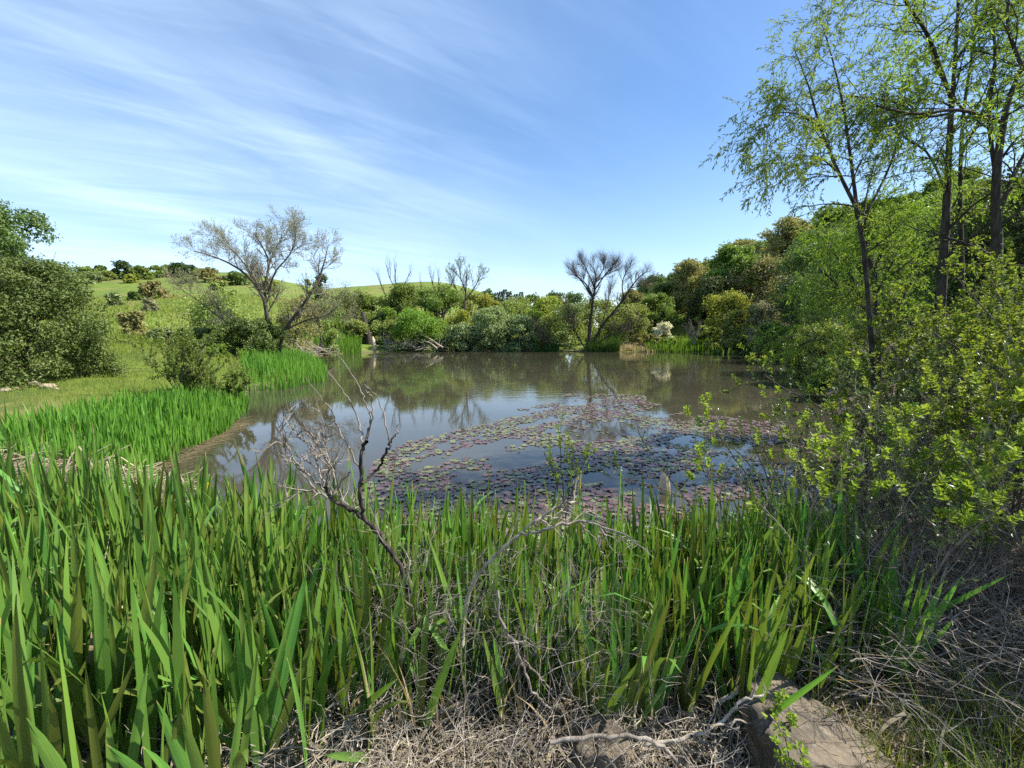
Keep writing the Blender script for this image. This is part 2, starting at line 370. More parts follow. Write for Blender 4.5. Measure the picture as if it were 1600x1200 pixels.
wf = np.stack([wi[:-1, :-1], wi[:-1, 1:], wi[1:, 1:], wi[1:, :-1]], -1)[keep]
tag(obj('pond_water', mesh('pond_water', np.stack([WX, WY, WX * 0], -1).reshape(-1, 3), wf, m)), kind='structure')
def ground_at(px, py, y0=6., y1=400.):
    """where the line of sight through px, py meets the ground"""
    d = ray(px, py); Y = np.geomspace(y0, y1, 900); Pn = np.array([0, 0, CAM_Z]) + d * (Y / d[1])[:, None]
    under = np.nonzero(Pn[:, 2] < height(Pn[:, 0], Pn[:, 1]))[0]
    if len(under) and Y[under[0]] < 215: return Pn[under[0]]
    gap = Pn[:, 2] - height(Pn[:, 0], Pn[:, 1]); gap[(Y < 60) | (Y > 200)] = 1e9; return Pn[np.argmin(gap)]     # just clears the crest

# ------------------------------------------------------------------ trees and shrubs built from leafy lobes
def crown_parts(h, rx, ry, mat, bark, leaf, nl, per, low=.12, lobe=.36, g=rng, aspect=.62, trunk_r=None, droop=False, shell=.45, squash=.8, lean=0., twiggy=0):
    """returns (trunk mesh, crown mesh) around a base at the origin"""
    cz, rz = h * (1 + low) / 2, h * (1 - low) / 2
    lr = lobe * min(rx, rz * 1.1) * g.uniform(.65, 1.25, nl)
    if low < .2:   # foliage from the ground up, widest below the middle
        zf = np.clip((np.arange(nl) + g.random(nl)) / nl, 0, 1) ** .9
        prof = np.sqrt(np.clip(1 - (np.maximum(zf - .38, 0) / .64) ** 2, 0, 1)) * np.interp(zf, [0, .3], [.86, 1])
        a = g.uniform(0, 2 * PI, nl); q = prof * np.sqrt(g.uniform(.12, 1, nl)) * .86
        c = np.stack([np.cos(a) * q * rx, np.sin(a) * q * ry, (low + (1 - low) * zf) * h], 1)
        c[:, :2] *= 1 + g.normal(0, .10, (nl, 1)); c[:, 0] += lean * h
    else:
        u = rand_unit(nl, g); u[:, 2] = np.where(u[:, 2] < -.55, -u[:, 2], u[:, 2])
        r = g.random(nl) ** .38 * .80
        c = u * r[:, None] * np.array([rx, ry, rz]) + np.array([lean * h, 0, cz])
    c[:, 2] = np.minimum(c[:, 2], h - lr * squash * .95); c[:, 2] = np.maximum(c[:, 2], lr * .45)
    cb = MB()
    scatter_leaves(cb, c, lr, per, leaf, aspect, g=g, shell=shell, squash=squash)
    if droop:   # strings of leaves that hang from the lobes
        n = nl * 7; k = g.integers(0, nl, n); uu = rand_unit(n, g); uu[:, 2] = np.abs(uu[:, 2]) * .4
        s0 = c[k] + uu * lr[k][:, None]
        P, _ = grow(s0, uu + np.array([0, 0, -.2]), g.uniform(.5, 1.1, n) * lr[k] * 1.3, .01, 5, .12, -.45, g=g)
        s_, d_, _, _ = sprout(P, np.ones(P.shape[:2]), 9, .05, 1, .6, .2, g)
        leaves(cb, s_, d_ + np.array([0, 0, -.4]), rand_unit(len(s_), g), leaf * 1.2, leaf * .4)
    tb = MB(); tr = trunk_r or .017 * h
    main = resample([(0, 0, -.25), (lean * h * .2, 0, h * .2), (lean * h * .7 + rx * .04, ry * .05, h * .5), (lean * h, 0, h * .78)], 9, .012 * h, g)
    tubes(tb, main, np.linspace(tr, tr * .25, 9), 7)
    ends = c[g.permutation(nl)[:min(nl, 14)]]
    for e in ends:
        i = g.integers(1, 6); a = main[i]
        mid = (a + e) / 2 + g.normal(0, .05 * h, 3)
        tubes(tb, resample([a, mid, e], 6, .01 * h, g), np.linspace(tr * .5, tr * .10, 6), 5)
    if twiggy:
        n = twiggy; k = g.integers(0, nl, n)
        P, Rd = grow(c[k] * np.array([.6, .6, .7]), c[k] - np.array([lean * h, 0, h * .25]), g.uniform(.25, .6, n) * h, .0035 * h, 5, .15, .05, .4, g)
        tubes(tb, P, Rd, 3)
    return mesh('trunk', np.concatenate(tb.V), [np.concatenate(f) for f in tb.F.values()], bark, True), mesh('crown', np.concatenate(cb.V), [np.concatenate(f) for f in cb.F.values()], mat)
def plant(name, label, cat, px, ytop, Y, hw, mat, nl=16, per=130, leaf=None, low=.0, group=None, base=None, depth=1., bark='bark', parts=('trunk', 'crown'), **kw):
    """a tree or shrub standing Y metres ahead, as wide and as tall as the photograph shows it"""
    X = at(px, 540, Y)[0]; z = hz(X, Y) if base is None else base
    h = at(px, ytop, Y)[2] - z; rx = hw / FPX * Y
    o = thing(name, label, cat, (X, Y, z), 0, group)
    leaf = leaf or max(.05, .0048 * Y); per = int(per * 2.0); nl = int(nl * 1.35)
    tm, cm = crown_parts(h, rx, rx * depth, M[mat], M[bark], leaf, nl, per, low, **kw)
    obj(parts[0], tm, o); obj(parts[1], cm, o)
    return o
def skeleton(tb, fine, stems, r0, r1, levels, g=rng, k0=7):
    """grows side branches on given stems; levels: (n, t0, ang, length, spread, wander, trop, radius factor, up); returns the last shoots"""
    P = np.stack([resample(s, 12, .0, g) for s in stems]); n = P.shape[1]
    Rd = np.asarray(r0, float)[:, None] * np.linspace(1, 0, n)[None] + np.asarray(r1, float)[:, None] * np.linspace(0, 1, n)[None]
    tubes(tb, P, Rd, k0)
    out = [(P, Rd)]
    for li, (cnt, t0, ang, ln, spr, wan, trop, rf, up) in enumerate(levels):
        s, d, r, tt = sprout(P, Rd, cnt, t0, 1., ang, .25, g, up)
        L = ln * g.uniform(1 - spr, 1 + spr, len(s)) * (1.15 - .55 * tt)
        P, Rd = grow(s, d, L, np.maximum(r * rf, .0012), 6 if li < 2 else 4, wan, trop, .3, g)
        tubes(tb if li == 0 else fine, P, Rd, 5 if li == 0 else (4 if li == 1 else 3))
        out.append((P, Rd))
    return out

# the two oaks on the left bank
plant('oak_tree', 'tall dark oak rising at the left edge of the frame behind the round oak', 'tree', -52, 262, 15.5, 138, 'oak', 62, 300, .100, .22, bark='bark_dark', lobe=.20, shell=.33)
plant('oak_tree', 'round low oak with dense foliage down to the bare earth on the left bank', 'tree', 42, 402, 12.8, 112, 'oak', 105, 170, .078, .0, bark='bark_dark', lobe=.20, base=.62, shell=.30, twiggy=60)
# brush and pale stones under the oak
for i, (px, py, s_) in enumerate([(8, 612, .17), (52, 602, .20), (63, 590, .22), (75, 607, .24), (58, 575, .2), (30, 608, .12), (88, 609, .1)]):
    p0 = ground_at(px, py, 5, 40); gs = np.random.default_rng(50 + i)
    u = rand_unit(60, gs)
    import bmesh
    bm = bmesh.new()
    for v in u * s_ * .7 * np.array([1.2, .9, .62]) * gs.uniform(.85, 1.1, (60, 1)): bm.verts.new(v)
    bmesh.ops.convex_hull(bm, input=bm.verts)
    me = bpy.data.meshes.new('stone'); bm.to_mesh(me); bm.free()
    me.materials.append(M.setdefault('stone', bark_mat('pale_stone', (.24, .19, .13), (.40, .33, .25), 5)))
    o = obj('stone', me, None, (p0[0], p0[1], p0[2] + s_ * .2), i)
    tag(o, ['pale stone at the left picture edge under the oak', 'middle-sized tan stone in the dirt left of the oak base', 'upper tan stone in the gap of the oak foliage', 'largest tan stone at the foot of the round oak', 'highest pale stone showing between the oak branches', 'small tan stone between the edge stone and the oak', 'smallest tan stone right of the largest one'][i], 'stone', 'stones under the oak')

# shrubs and trees around the far end of the pond: name, label, category, px, top, distance, half width, foliage, options
FAR = [
 ('willow_shrub', 'bright yellow-green willow clump behind the left reed strip', 'shrub', 520, 474, 50, 27, 'bright', dict(droop=True, nl=18)),
 ('tree', 'mid-green tree just left of the broken dark snag', 'tree', 556, 455, 62, 38, 'green', dict(nl=22)),
 ('willow_shrub', 'small bright willow just right of the broken snag', 'shrub', 602, 480, 61, 22, 'bright', dict(nl=14)),
 ('tree', 'darker green round tree below the left dead tree tops', 'tree', 633, 443, 67, 36, 'green', dict(nl=24)),
 ('willow_tree', 'drooping bright green willow above the brushwood pile', 'tree', 655, 482, 56, 42, 'bright', dict(droop=True, nl=24)),
 ('tree', 'tall green tree with dark forked trunks beside the cottonwood', 'tree', 690, 441, 65, 46, 'green', dict(nl=22, low=.3, bark='bark_dark', trunk_r=.32)),
 ('shrub', 'yellow-green shrub at the foot of the forked tree', 'shrub', 722, 486, 60, 30, 'yellow', dict(nl=14)),
 ('shrub', 'yellow-topped shrub right of the pale cottonwood', 'shrub', 762, 462, 70, 27, 'yellow', dict(nl=16)),
 ('tree', 'olive tree behind the pale cottonwood trunk', 'tree', 735, 455, 80, 34, 'olive', dict(nl=16)),
 ('shrub', 'grey-green willow shrub beside the brushwood pile, lowest of the three', 'shrub', 722, 505, 56, 34, 'grey_green', dict(nl=20, depth=.7)),
 ('shrub', 'large grey-green willow shrub at the centre of the far shore', 'shrub', 772, 480, 57, 48, 'grey_green', dict(nl=34, depth=.7)),
 ('shrub', 'grey-green willow shrub next to the narrow yellow one', 'shrub', 812, 492, 56, 28, 'grey_green', dict(nl=16, depth=.7)),
 ('shrub', 'narrow bright yellow-green shrub on the far shore', 'shrub', 836, 484, 57, 18, 'bright', dict(nl=12)),
 ('tree', 'yellow-green tree left of the tall bare tree', 'tree', 858, 462, 66, 32, 'yellow', dict(nl=18)),
 ('willow_shrub', 'olive willow thicket at the left foot of the bare tree', 'shrub', 878, 474, 57, 42, 'olive', dict(nl=30, per=80, twiggy=90)),
 ('willow_shrub', 'olive willow thicket directly behind the bare tree', 'shrub', 935, 466, 62, 44, 'olive', dict(nl=26, per=80, twiggy=90)),
 ('willow_shrub', 'green-olive willow thicket right of the bare tree', 'shrub', 985, 474, 59, 36, 'olive', dict(nl=24, per=80, twiggy=60)),
 ('shrub', 'shrub covered in white blossom at the edge of the far meadow', 'shrub', 1032, 503, 58, 17, 'white_bloom', dict(nl=9, per=90)),
 ('shrub', 'low green shrub behind the white blossoming one', 'shrub', 1052, 492, 66, 30, 'green', dict(nl=16)),
 ('shrub', 'olive bush above the grey leafless shrub', 'shrub', 1085, 488, 64, 26, 'olive', dict(nl=14)),
 ('tree', 'yellow-crowned tree leaning over the right end of the far shore', 'tree', 1132, 452, 50, 40, 'yellow', dict(nl=20, low=.3, bark='bark_dark', trunk_r=.16)),
 ('tree', 'dark-stemmed green tree below the yellow crown', 'tree', 1165, 476, 47, 36, 'olive', dict(nl=20, bark='bark_dark')),
 ('shrub', 'greyish white blossoming shrub hanging over the right shore', 'shrub', 1192, 470, 44, 26, 'catkin', dict(nl=14, per=100)),
 ('tree', 'tan-green tree standing highest above the yellow-crowned tree', 'tree', 1188, 404, 62, 52, 'tan_green', dict(nl=34, twiggy=80)),
 ('oak_tree', 'dark oak in the gap right of the blossoming shrub', 'tree', 1236, 430, 40, 44, 'oak_dark', dict(nl=26)),
 ('tree', 'grey-green tree above the dark oak by the right shore', 'tree', 1262, 372, 46, 56, 'oak', dict(nl=40)),
 ('tree', 'broad mid-green tree behind the right willow', 'tree', 1330, 335, 34, 80, 'oak', dict(nl=50)),
 ('willow_shrub', 'feathery green shrub overhanging the right shore', 'shrub', 1285, 505, 18, 48, 'olive', dict(nl=30, per=260, twiggy=80, leaf=.10)),
 ('shrub', 'dark shrub beneath the feathery one at the right waterline', 'shrub', 1330, 560, 14, 60, 'oak', dict(nl=30, per=260, twiggy=80, leaf=.085)),
 ('tree', 'dense green tree closing the view behind the tall right trunks', 'tree', 1460, 300, 22, 150, 'green', dict(nl=60, per=260, leaf=.15)),
 ('oak_tree', 'dark oak half hidden behind the rightmost trunk', 'tree', 1610, 250, 17, 130, 'oak_dark', dict(nl=50, per=300, leaf=.13)),
 ('shrub', 'low olive thicket under the left dead tree tops', 'shrub', 610, 500, 60, 40, 'olive', dict(nl=20, twiggy=40)),
 ('shrub', 'green scrub behind the brushwood pile', 'shrub', 690, 500, 60, 36, 'green', dict(nl=18)),
 ('shrub', 'tan scrub between the bright clump and the snag', 'shrub', 552, 500, 56, 30, 'olive', dict(nl=16, twiggy=40)),
 ('shrub', 'tall green scrub filling the skyline left of the snag', 'shrub', 580, 462, 70, 38, 'green', dict(nl=20)),
 ('shrub', 'olive scrub above the central grey-green shrub', 'shrub', 800, 470, 64, 36, 'olive', dict(nl=20)),
 ('shrub', 'yellow-green low scrub behind the narrow bright shrub', 'shrub', 845, 492, 60, 28, 'olive', dict(nl=16)),
 ('shrub', 'green thicket closing the gap right of the bare tree', 'shrub', 1010, 478, 66, 28, 'green', dict(nl=16)),
 ('tree', 'olive tree behind the dead tree tops on the skyline', 'tree', 650, 452, 84, 44, 'olive', dict(nl=22)),
 ('shrub', 'pale dry brush on the bank right of the dark reeds', 'shrub', 1005, 522, 56, 24, 'tan_green', dict(nl=14, twiggy=40)),
 ('shrub', 'small tan brush at the end of the far meadow strip', 'shrub', 1040, 528, 56, 18, 'olive', dict(nl=10, twiggy=30)),
 ('shrub', 'low olive brush on the far meadow bank', 'shrub', 1110, 508, 55, 26, 'olive', dict(nl=14)),
 ('shrub', 'low brush at the water under the yellow-crowned tree', 'shrub', 1150, 512, 48, 34, 'oak', dict(nl=18, twiggy=40)),
 ('shrub', 'dark thicket at the right end of the far shore', 'shrub', 1205, 505, 40, 34, 'oak', dict(nl=20, twiggy=40)),
 # left side, behind and below the big bare willow
 ('shrub', 'olive willow scrub behind the bare willow on the left', 'shrub', 345, 455, 33, 52, 'olive', dict(nl=30, per=110, twiggy=120)),
 ('shrub', 'dense green undergrowth around the foot of the bare willow', 'shrub', 388, 498, 24.6, 58, 'oak', dict(nl=36, per=170, twiggy=60)),
 ('shrub', 'dark bramble mound left of the bare willow', 'shrub', 332, 512, 25.5, 44, 'oak', dict(nl=24, per=170, twiggy=50)),
 ('shrub', 'tan twiggy scrub right of the bare willow trunk', 'shrub', 462, 462, 36, 40, 'tan_green', dict(nl=22, per=90, twiggy=120)),
 ('shrub', 'olive scrub between the bare willow and the bright clump', 'shrub', 500, 470, 44, 30, 'olive', dict(nl=18, per=90, twiggy=50)),
 ('oak_tree', 'small dark oak peeping over the scrub right of the bare willow', 'tree', 508, 430, 62, 18, 'oak_dark', dict(nl=14)),
 ('shrub', 'orange-yellow bush beside the small dark oak', 'shrub', 484, 432, 60, 9, 'yellow', dict(nl=7)),
 ('shrub', 'bright green low bush at the meadow edge near the willow', 'shrub', 335, 538, 22, 26, 'bright', dict(nl=14, per=150)),
 ('shrub', 'small bright bush close to the bare willow trunk', 'shrub', 384, 545, 23, 20, 'bright', dict(nl=10, per=150)),
 ('shrub', 'tall reddish-tan shrub in the meadow behind the round oak', 'shrub', 212, 486, 30, 22, 'tan_green', dict(nl=18, per=120, twiggy=50)),
 ('shrub', 'grey-green bush right of the reddish-tan shrub', 'shrub', 252, 512, 29, 22, 'grey_green', dict(nl=14, per=120)),
 ('shrub', 'yellow-green bush in front of the olive scrub', 'shrub', 288, 510, 28, 22, 'olive', dict(nl=14, per=130)),
]
for nm, lab, cat, px, yt, Y, hw, mt, kw in FAR:
    plant(nm, lab, cat, px, yt, Y, hw, mt, **kw)

# bushes and small trees on the grassy left hill
HILL = [(205, 408, 436, 14, 'oak_dark', 'tallest dark evergreen on the crest of the left hill'), (213, 429, 443, 7, 'yellow', 'tiny yellowish bush below the tallest dark evergreen'),
 (162, 427, 443, 9, 'grey_green', 'grey-green bush on the hill next to the round oak crown'), (181, 424, 438, 11, 'olive', 'olive bush left of the tallest dark evergreen'),
 (168, 415, 432, 10, 'oak', 'dark bush on the left end of the hill crest'), (148, 417, 434, 14, 'olive', 'olive bush touching the oak crown on the crest'),
 (231, 416, 437, 14, 'green', 'green bush right of the tallest dark evergreen'), (256, 415, 434, 15, 'green', 'green bush in the middle of the hill crest'),
 (272, 414, 432, 10, 'olive', 'small olive bush just left of the dark pair'), (288, 411, 433, 12, 'oak_dark', 'left one of the dark round pair on the crest'),
 (304, 414, 434, 13, 'oak_dark', 'right one of the dark round pair on the crest'), (306, 431, 443, 15, 'grey_green', 'low grey bush below the dark round pair'),
 (250, 440, 466, 20, 'tan_green', 'big reddish-olive bush halfway up the hill'), (219, 457, 469, 14, 'oak', 'flat dark bush left of the big halfway bush'),
 (187, 458, 477, 10, 'grey_green', 'pale vase-shaped bush alone on the slope'), (239, 468, 487, 10, 'catkin', 'pale vase-shaped bush casting a shadow below the big halfway bush'),
 (338, 419, 441, 15, 'tan_green', 'tan bush right of the dark pair on the crest'), (352, 440, 462, 18, 'olive', 'olive bush seen through the bare willow'),
 (374, 425, 446, 14, 'oak', 'dark bush behind the willow crown'), (425, 436, 455, 16, 'olive', 'olive bush on the crest behind the willow twigs'), (320, 420, 436, 9, 'olive', 'small olive bush right beside the dark pair')]
gh = np.random.default_rng(21)
for px, yt, yb, hw, mt, lab in HILL:
    b = ground_at(px, yb, 20, 330); b[2] = min(b[2], hz(b[0], b[1]) + .2)
    plant('hill_bush', lab, 'bush', px, yt, b[1], hw, mt, nl=12, per=70, leaf=.62, low=.0, base=b[2] - .3, group='bushes on the left hill', g=gh, lobe=.42)
# treeline beyond the pond
for i, px in enumerate((776, 783, 789, 796, 806, 814, 824)):
    Y = 165 + 6 * (i % 3); X = at(px, 540, Y)[0]; z = hz(X, Y); h = at(px, (457, 455, 452, 455, 459, 456, 461)[i], Y)[2] - z
    g_ = np.random.default_rng(300 + i); mb = MB(); n = 700
    tt = g_.random(n) ** .8; rr = (1 - tt) * h * .16 * np.sqrt(g_.random(n)) + .2; aa = g_.uniform(0, 2 * PI, n)
    pos = np.stack([rr * np.cos(aa), rr * np.sin(aa), h * (.08 + .92 * tt)], 1); ax = np.stack([np.cos(aa), np.sin(aa), -.3 + 0 * aa], 1)
    leaves(mb, pos, ax, rand_unit(n, g_) * .5 + np.array([0, 0, 1]), .9, .5)
    o = thing('conifer_tree', 'small pointed dark conifer on the far treeline, number %s from the left' % ['one', 'two', 'three', 'four', 'five', 'six', 'seven'][i], 'tree', (X, Y, z), 0, 'conifers on the far treeline')
    mb.build('crown', M['oak_dark'], o); tb = MB(); tubes(tb, np.array([(0, 0, -.5), (0, 0, h * .5), (0, 0, h * .97)]), np.array([.3, .2, .05]), 5); tb.build('trunk', M['bark_dark'], o)
for lab, px, yt, Y, hw, mt in [('round dark oak right of the far conifers', 834, 459, 130, 20, 'oak'), ('dark oak on the treeline left of the bare tree', 866, 455, 125, 26, 'oak'), ('second dark oak on the treeline, behind the bare tree', 898, 456, 128, 26, 'oak'),
   ('dark oak on the treeline right of the bare tree crown', 985, 452, 118, 22, 'oak'), ('grey-green oak on the treeline behind the cottonwood', 765, 452, 150, 14, 'oak'), ('olive oak between the conifers and the yellow tree', 808, 463, 115, 20, 'olive'), ('green oak hidden behind the central willows', 850, 467, 110, 22, 'green'),
   ('dark oak at the foot of the right hill', 1012, 458, 100, 20, 'oak')]:
    plant('oak_tree', lab, 'tree', px, yt, Y, hw, mt, nl=14, per=90, leaf=.62, group='trees on the far treeline')
# the wooded hill on the right: copies of five grown trees
gq = np.random.default_rng(33); PROTO = []
for i, (mt, rx, lb) in enumerate([('green', 3.6, .34), ('oak', 4.0, .36), ('olive', 3.4, .34), ('oak_dark', 3.8, .38), ('green', 4.2, .32), ('tan_green', 3.4, .34)]):
    PROTO.append(crown_parts(8.0, rx, rx, M[mt], M['bark_dark'], .32, 60, 220, .02, lb * .8, gq))
kinds = ['fresh green round-crowned oak', 'greyish green oak', 'olive broad-crowned oak', 'dark green oak', 'spreading fresh green oak', 'tan-tinted oak']
rows = ['on the first row above the shore', 'on the second row of the wooded hill', 'on the third row of the wooded hill', 'on the hill crest row']
spots = []
for ri, Y in enumerate((64, 78, 93, 110)):
    for k in range(12):
        x0 = 7.5 + .11 * Y; X = x0 + (7, 5, 5, 8)[ri] + k * 6.0 + gq.uniform(-1.6, 1.6)
        if X / Y > .98: continue
        spots.append((X, Y + gq.uniform(-4, 4), ri, k))
ordn = ['first', 'second', 'third', 'fourth', 'fifth', 'sixth', 'seventh', 'eighth', 'ninth', 'tenth', 'eleventh', 'twelfth']
for X, Y, ri, k in spots:
    i = int(gq.integers(0, 6)); s = gq.uniform(.85, 1.35) * (.85 if k == 0 else 1.)
    o = thing('oak_tree', '%s, %s from the left %s' % (kinds[i], ordn[k], rows[ri]), 'tree', (X, Y, hz(X, Y) - .1), gq.uniform(0, 6.28), 'trees on the wooded right hill', s)
    obj('trunk', PROTO[i][0], o); obj('crown', PROTO[i][1], o)

# ------------------------------------------------------------------ leafless and half-leafless trees
def bare(name, label, cat, stems, r0, r1, levels, bark, seed, buds=None, budmat=None, budsize=.06, fine_mat=None):
    g = np.random.default_rng(seed); loc = np.array(stems[0][0], float)
    stems = [np.array(s, float) - loc for s in stems]
    tb, fb = MB(), MB()
    out = skeleton(tb, fb, stems, r0, r1, levels, g)
    o = thing(name, label, cat, loc)
    tb.build('trunk', M[bark], o, True)
    if fb.n: fb.build('twigs', M[fine_mat or bark], o)
    if buds:
        P, Rd = out[-1]; s, d, _, _ = sprout(P, Rd, buds, .15, 1., .7, .3, g)
        mb = MB(); leaves(mb, s, d, rand_unit(len(s), g), budsize * g.uniform(.6, 1.3, len(s)), budsize * .5)
        mb.build('crown', M[budmat], o)
    return o
def pts(Y, *pp, dy=None): return [at(a, b, Y + (dy[i] if dy else 0)) for i, (a, b) in enumerate(pp)]
TW = [(11, .22, .7, 1.35, .35, .13, .04, .5, .1), (9, .15, .65, .8, .35, .16, .04, .6, .08), (9, .1, .6, .42, .4, .15, .03, .7, .08)]
bare('willow_tree', 'big spreading half-bare willow on the left bank', 'tree',
  [pts(26, (430, 556), (418, 500), (410, 462), (380, 425), (342, 404), (302, 392), dy=(0, 0, -.3, -.8, -1, -1)),
   pts(26, (424, 552), (416, 490), (414, 450), (420, 410), (408, 382), (398, 366), dy=(0, 0, 0, .6, 1, 1)),
   pts(26, (416, 480), (400, 440), (372, 400), (352, 382), (334, 368), dy=(0, .5, 1, 1.6, 2)),
   pts(26, (436, 554), (446, 515), (478, 470), (498, 435), (508, 405), (512, 385), dy=(0, -.4, -.8, -.8, -.6, -.5)),
   pts(26, (418, 460), (430, 425), (450, 402), (460, 380), (463, 362), dy=(0, -.4, -.8, -1, -1)),
   pts(26, (446, 515), (480, 500), (512, 492), (535, 470), dy=(-.4, -.8, -1.4, -2)),
   pts(26, (420, 520), (390, 510), (350, 500), (310, 470), (286, 455), dy=(0, -.8, -1.2, -1.6, -2)),
   pts(26, (414, 445), (425, 400), (440, 372), (436, 366), dy=(0, .4, 1.2, 1.6))],
  [.15, .13, .06, .115, .055, .055, .06, .05], [.016] * 8, TW, 'bark', 61, 4, 'catkin', .07, 'twig')
bare('bare_tree', 'tall dark leafless tree at the far shore, in front of the olive thicket', 'tree',
  [pts(55, (918, 549), (922, 500), (926, 465), (912, 440), (893, 428), dy=(0, 0, 0, -1, -1.5)),
   pts(55, (920, 548), (925, 480), (929, 450), (930, 428), (922, 412), dy=(0, 0, 0, 1, 2)),
   pts(55, (928, 455), (945, 430), (956, 418), (960, 410), dy=(0, -.5, -1, -1)),
   pts(55, (922, 546), (940, 510), (965, 480), (985, 450), (1000, 432), (1012, 424), dy=(0, -.5, -1, -1, -.5, 0)),
   pts(55, (975, 468), (972, 445), (978, 425), (985, 416), dy=(-1, -.4, 0, 0)),
   pts(55, (924, 545), (950, 525), (980, 515), (1003, 508), dy=(0, -1, -1.4, -2)),
   pts(55, (916, 547), (900, 520), (893, 495), (880, 470), dy=(0, -1, -1.6, -2)),
   pts(55, (930, 440), (943, 420), (942, 407), dy=(0, .5, 1)),
   pts(55, (836, 548), (848, 535), (838, 510), dy=(0, -1, -1)),
   pts(55, (926, 465), (906, 436), (890, 420), dy=(0, .8, 1.4)), pts(55, (929, 450), (916, 420), (908, 408), dy=(0, -.8, -1.4)), pts(55, (932, 440), (950, 428), (966, 420), dy=(0, 1, 1.6)), pts(55, (985, 450), (1002, 446), (1016, 441), dy=(-1, -.2, .4)), pts(55, (940, 510), (950, 470), (955, 445), dy=(-.5, .6, 1.2))],
  [.20, .18, .10, .19, .09, .10, .10, .08, .10, .09, .08, .08, .08, .08], [.035] * 14, [(13, .3, .7, 1.4, .35, .12, .08, .45, .15), (11, .15, .6, 1.05, .35, .13, .1, .55, .2), (7, .1, .5, .75, .3, .12, .08, .65, .15)], 'bark_dark', 62, fine_mat='twig_dark')
for lab, Y, x0, yb, xt, yt, sd in [('leafless dead tree top behind the darker green round tree', 74, 618, 500, 614, 412, 63), ('leafless dead tree top between the forked tree and the cottonwood', 74, 688, 500, 682, 424, 64)]:
    bare('dead_tree', lab, 'tree', [pts(Y, (x0, yb + 30), (x0 - 2, yb - 20), (xt + 4, yt + 28), (xt + 2, yt)), pts(Y, (x0 - 1, yb - 10), (xt - 14, yt + 45), (xt - 26, yt + 14)), pts(Y, (x0, yb - 20), (xt + 14, yt + 40), (xt + 28, yt + 12)), pts(Y, (xt + 4, yt + 40), (xt - 6, yt + 20), (xt - 10, yt + 2))],
      [.17, .10, .10, .08], [.035] * 4, [(7, .3, .5, 2.6, .3, .12, .18, .5, .3), (4, .2, .5, 1.3, .3, .12, .18, .6, .3)], 'bark_dark', sd)
bare('cottonwood_tree', 'pale thinly leaved cottonwood above the far shrubs', 'tree', [pts(74, (726, 520), (726, 480), (728, 450), (730, 418)), pts(74, (727, 478), (712, 450), (704, 430)), pts(74, (727, 470), (742, 448), (752, 428)), pts(74, (728, 455), (720, 435), (718, 422))],
  [.22, .13, .13, .1], [.04] * 4, [(9, .25, .6, 2.6, .3, .14, .08, .5, .2), (7, .15, .6, 1.3, .3, .14, .05, .6, .2)], 'bark', 66, 7, 'grey_green', .22)
bare('dead_snag', 'broken dark snag with a bleached base on the far shore', 'tree', [pts(57, (578, 552), (575, 525), (570, 505), (566, 488)), pts(57, (574, 510), (584, 498), (600, 490))], [.55, .2], [.3, .08], [(4, .4, .7, 1.2, .3, .2, .1, .35, .2)], 'bark_dark', 67)
bare('dead_shrub', 'grey leafless shrub on the right far meadow', 'shrub', [pts(52, (1084, 537), (1083, 520), (1080, 503)), pts(52, (1085, 537), (1090, 518), (1094, 506)), pts(52, (1084, 535), (1076, 522), (1070, 512))], [.1, .09, .08], [.02] * 3, [(9, .2, .6, .9, .3, .15, .1, .6, .2), (8, .2, .6, .5, .3, .15, .1, .6, .2)], 'twig', 68)
# bleached post and brushwood on the far shore
mb = MB(); tubes(mb, np.stack([pts(54, (585, 550), (584, 535), (582, 526))])[0], np.array([.32, .26, .12]), 7)
tag(mb.build('dead_stump', M['pale'], None, True), 'bleached pale stump standing at the far waterline below the snag', 'stump')
def brushwood(label, px0, px1, py0, py1, Y, n, seed, L):
    g = np.random.default_rng(seed); mb = MB()
    s = np.stack([at(g.uniform(px0, px1), g.uniform(py0, py1), Y + g.uniform(-1.2, .8)) for _ in range(n)]); s[:, 2] = np.maximum(s[:, 2], .02)
    d = np.stack([g.uniform(-1, 1, n), g.uniform(-.4, .4, n), g.uniform(-.1, .55, n)], 1)
    P, Rd = grow(s, d, g.uniform(.4, 1., n) * L, g.uniform(.012, .05, n) * L / 2.5, 5, .14, -.02, .3, g)
    tubes(mb, P, Rd, 4)
    return tag(mb.build('brushwood_pile', M['dead']), label, 'brushwood')
brushwood('pile of grey fallen branches under the drooping bright willow', 600, 690, 536, 548, 55, 90, 70, 2.6)
brushwood('low pile of grey fallen branches beside the left reed strip', 470, 515, 544, 557, 34, 50, 71, 1.7)
for i, (a, b, lab) in enumerate([((660, 524), (692, 544), 'long bleached branch slanting down to the water, upper of two'), ((658, 530), (684, 545), 'long bleached branch slanting down to the water, lower of two')]):
    mb = MB(); tubes(mb, resample([at(*a, 55), at((a[0] + b[0]) / 2, (a[1] + b[1]) / 2 - 1.5, 54), at(*b, 53)], 7, .04), np.linspace(.07, .1, 7), 5)
    tag(mb.build('fallen_branch', M['pale'], None, True), lab, 'branch')

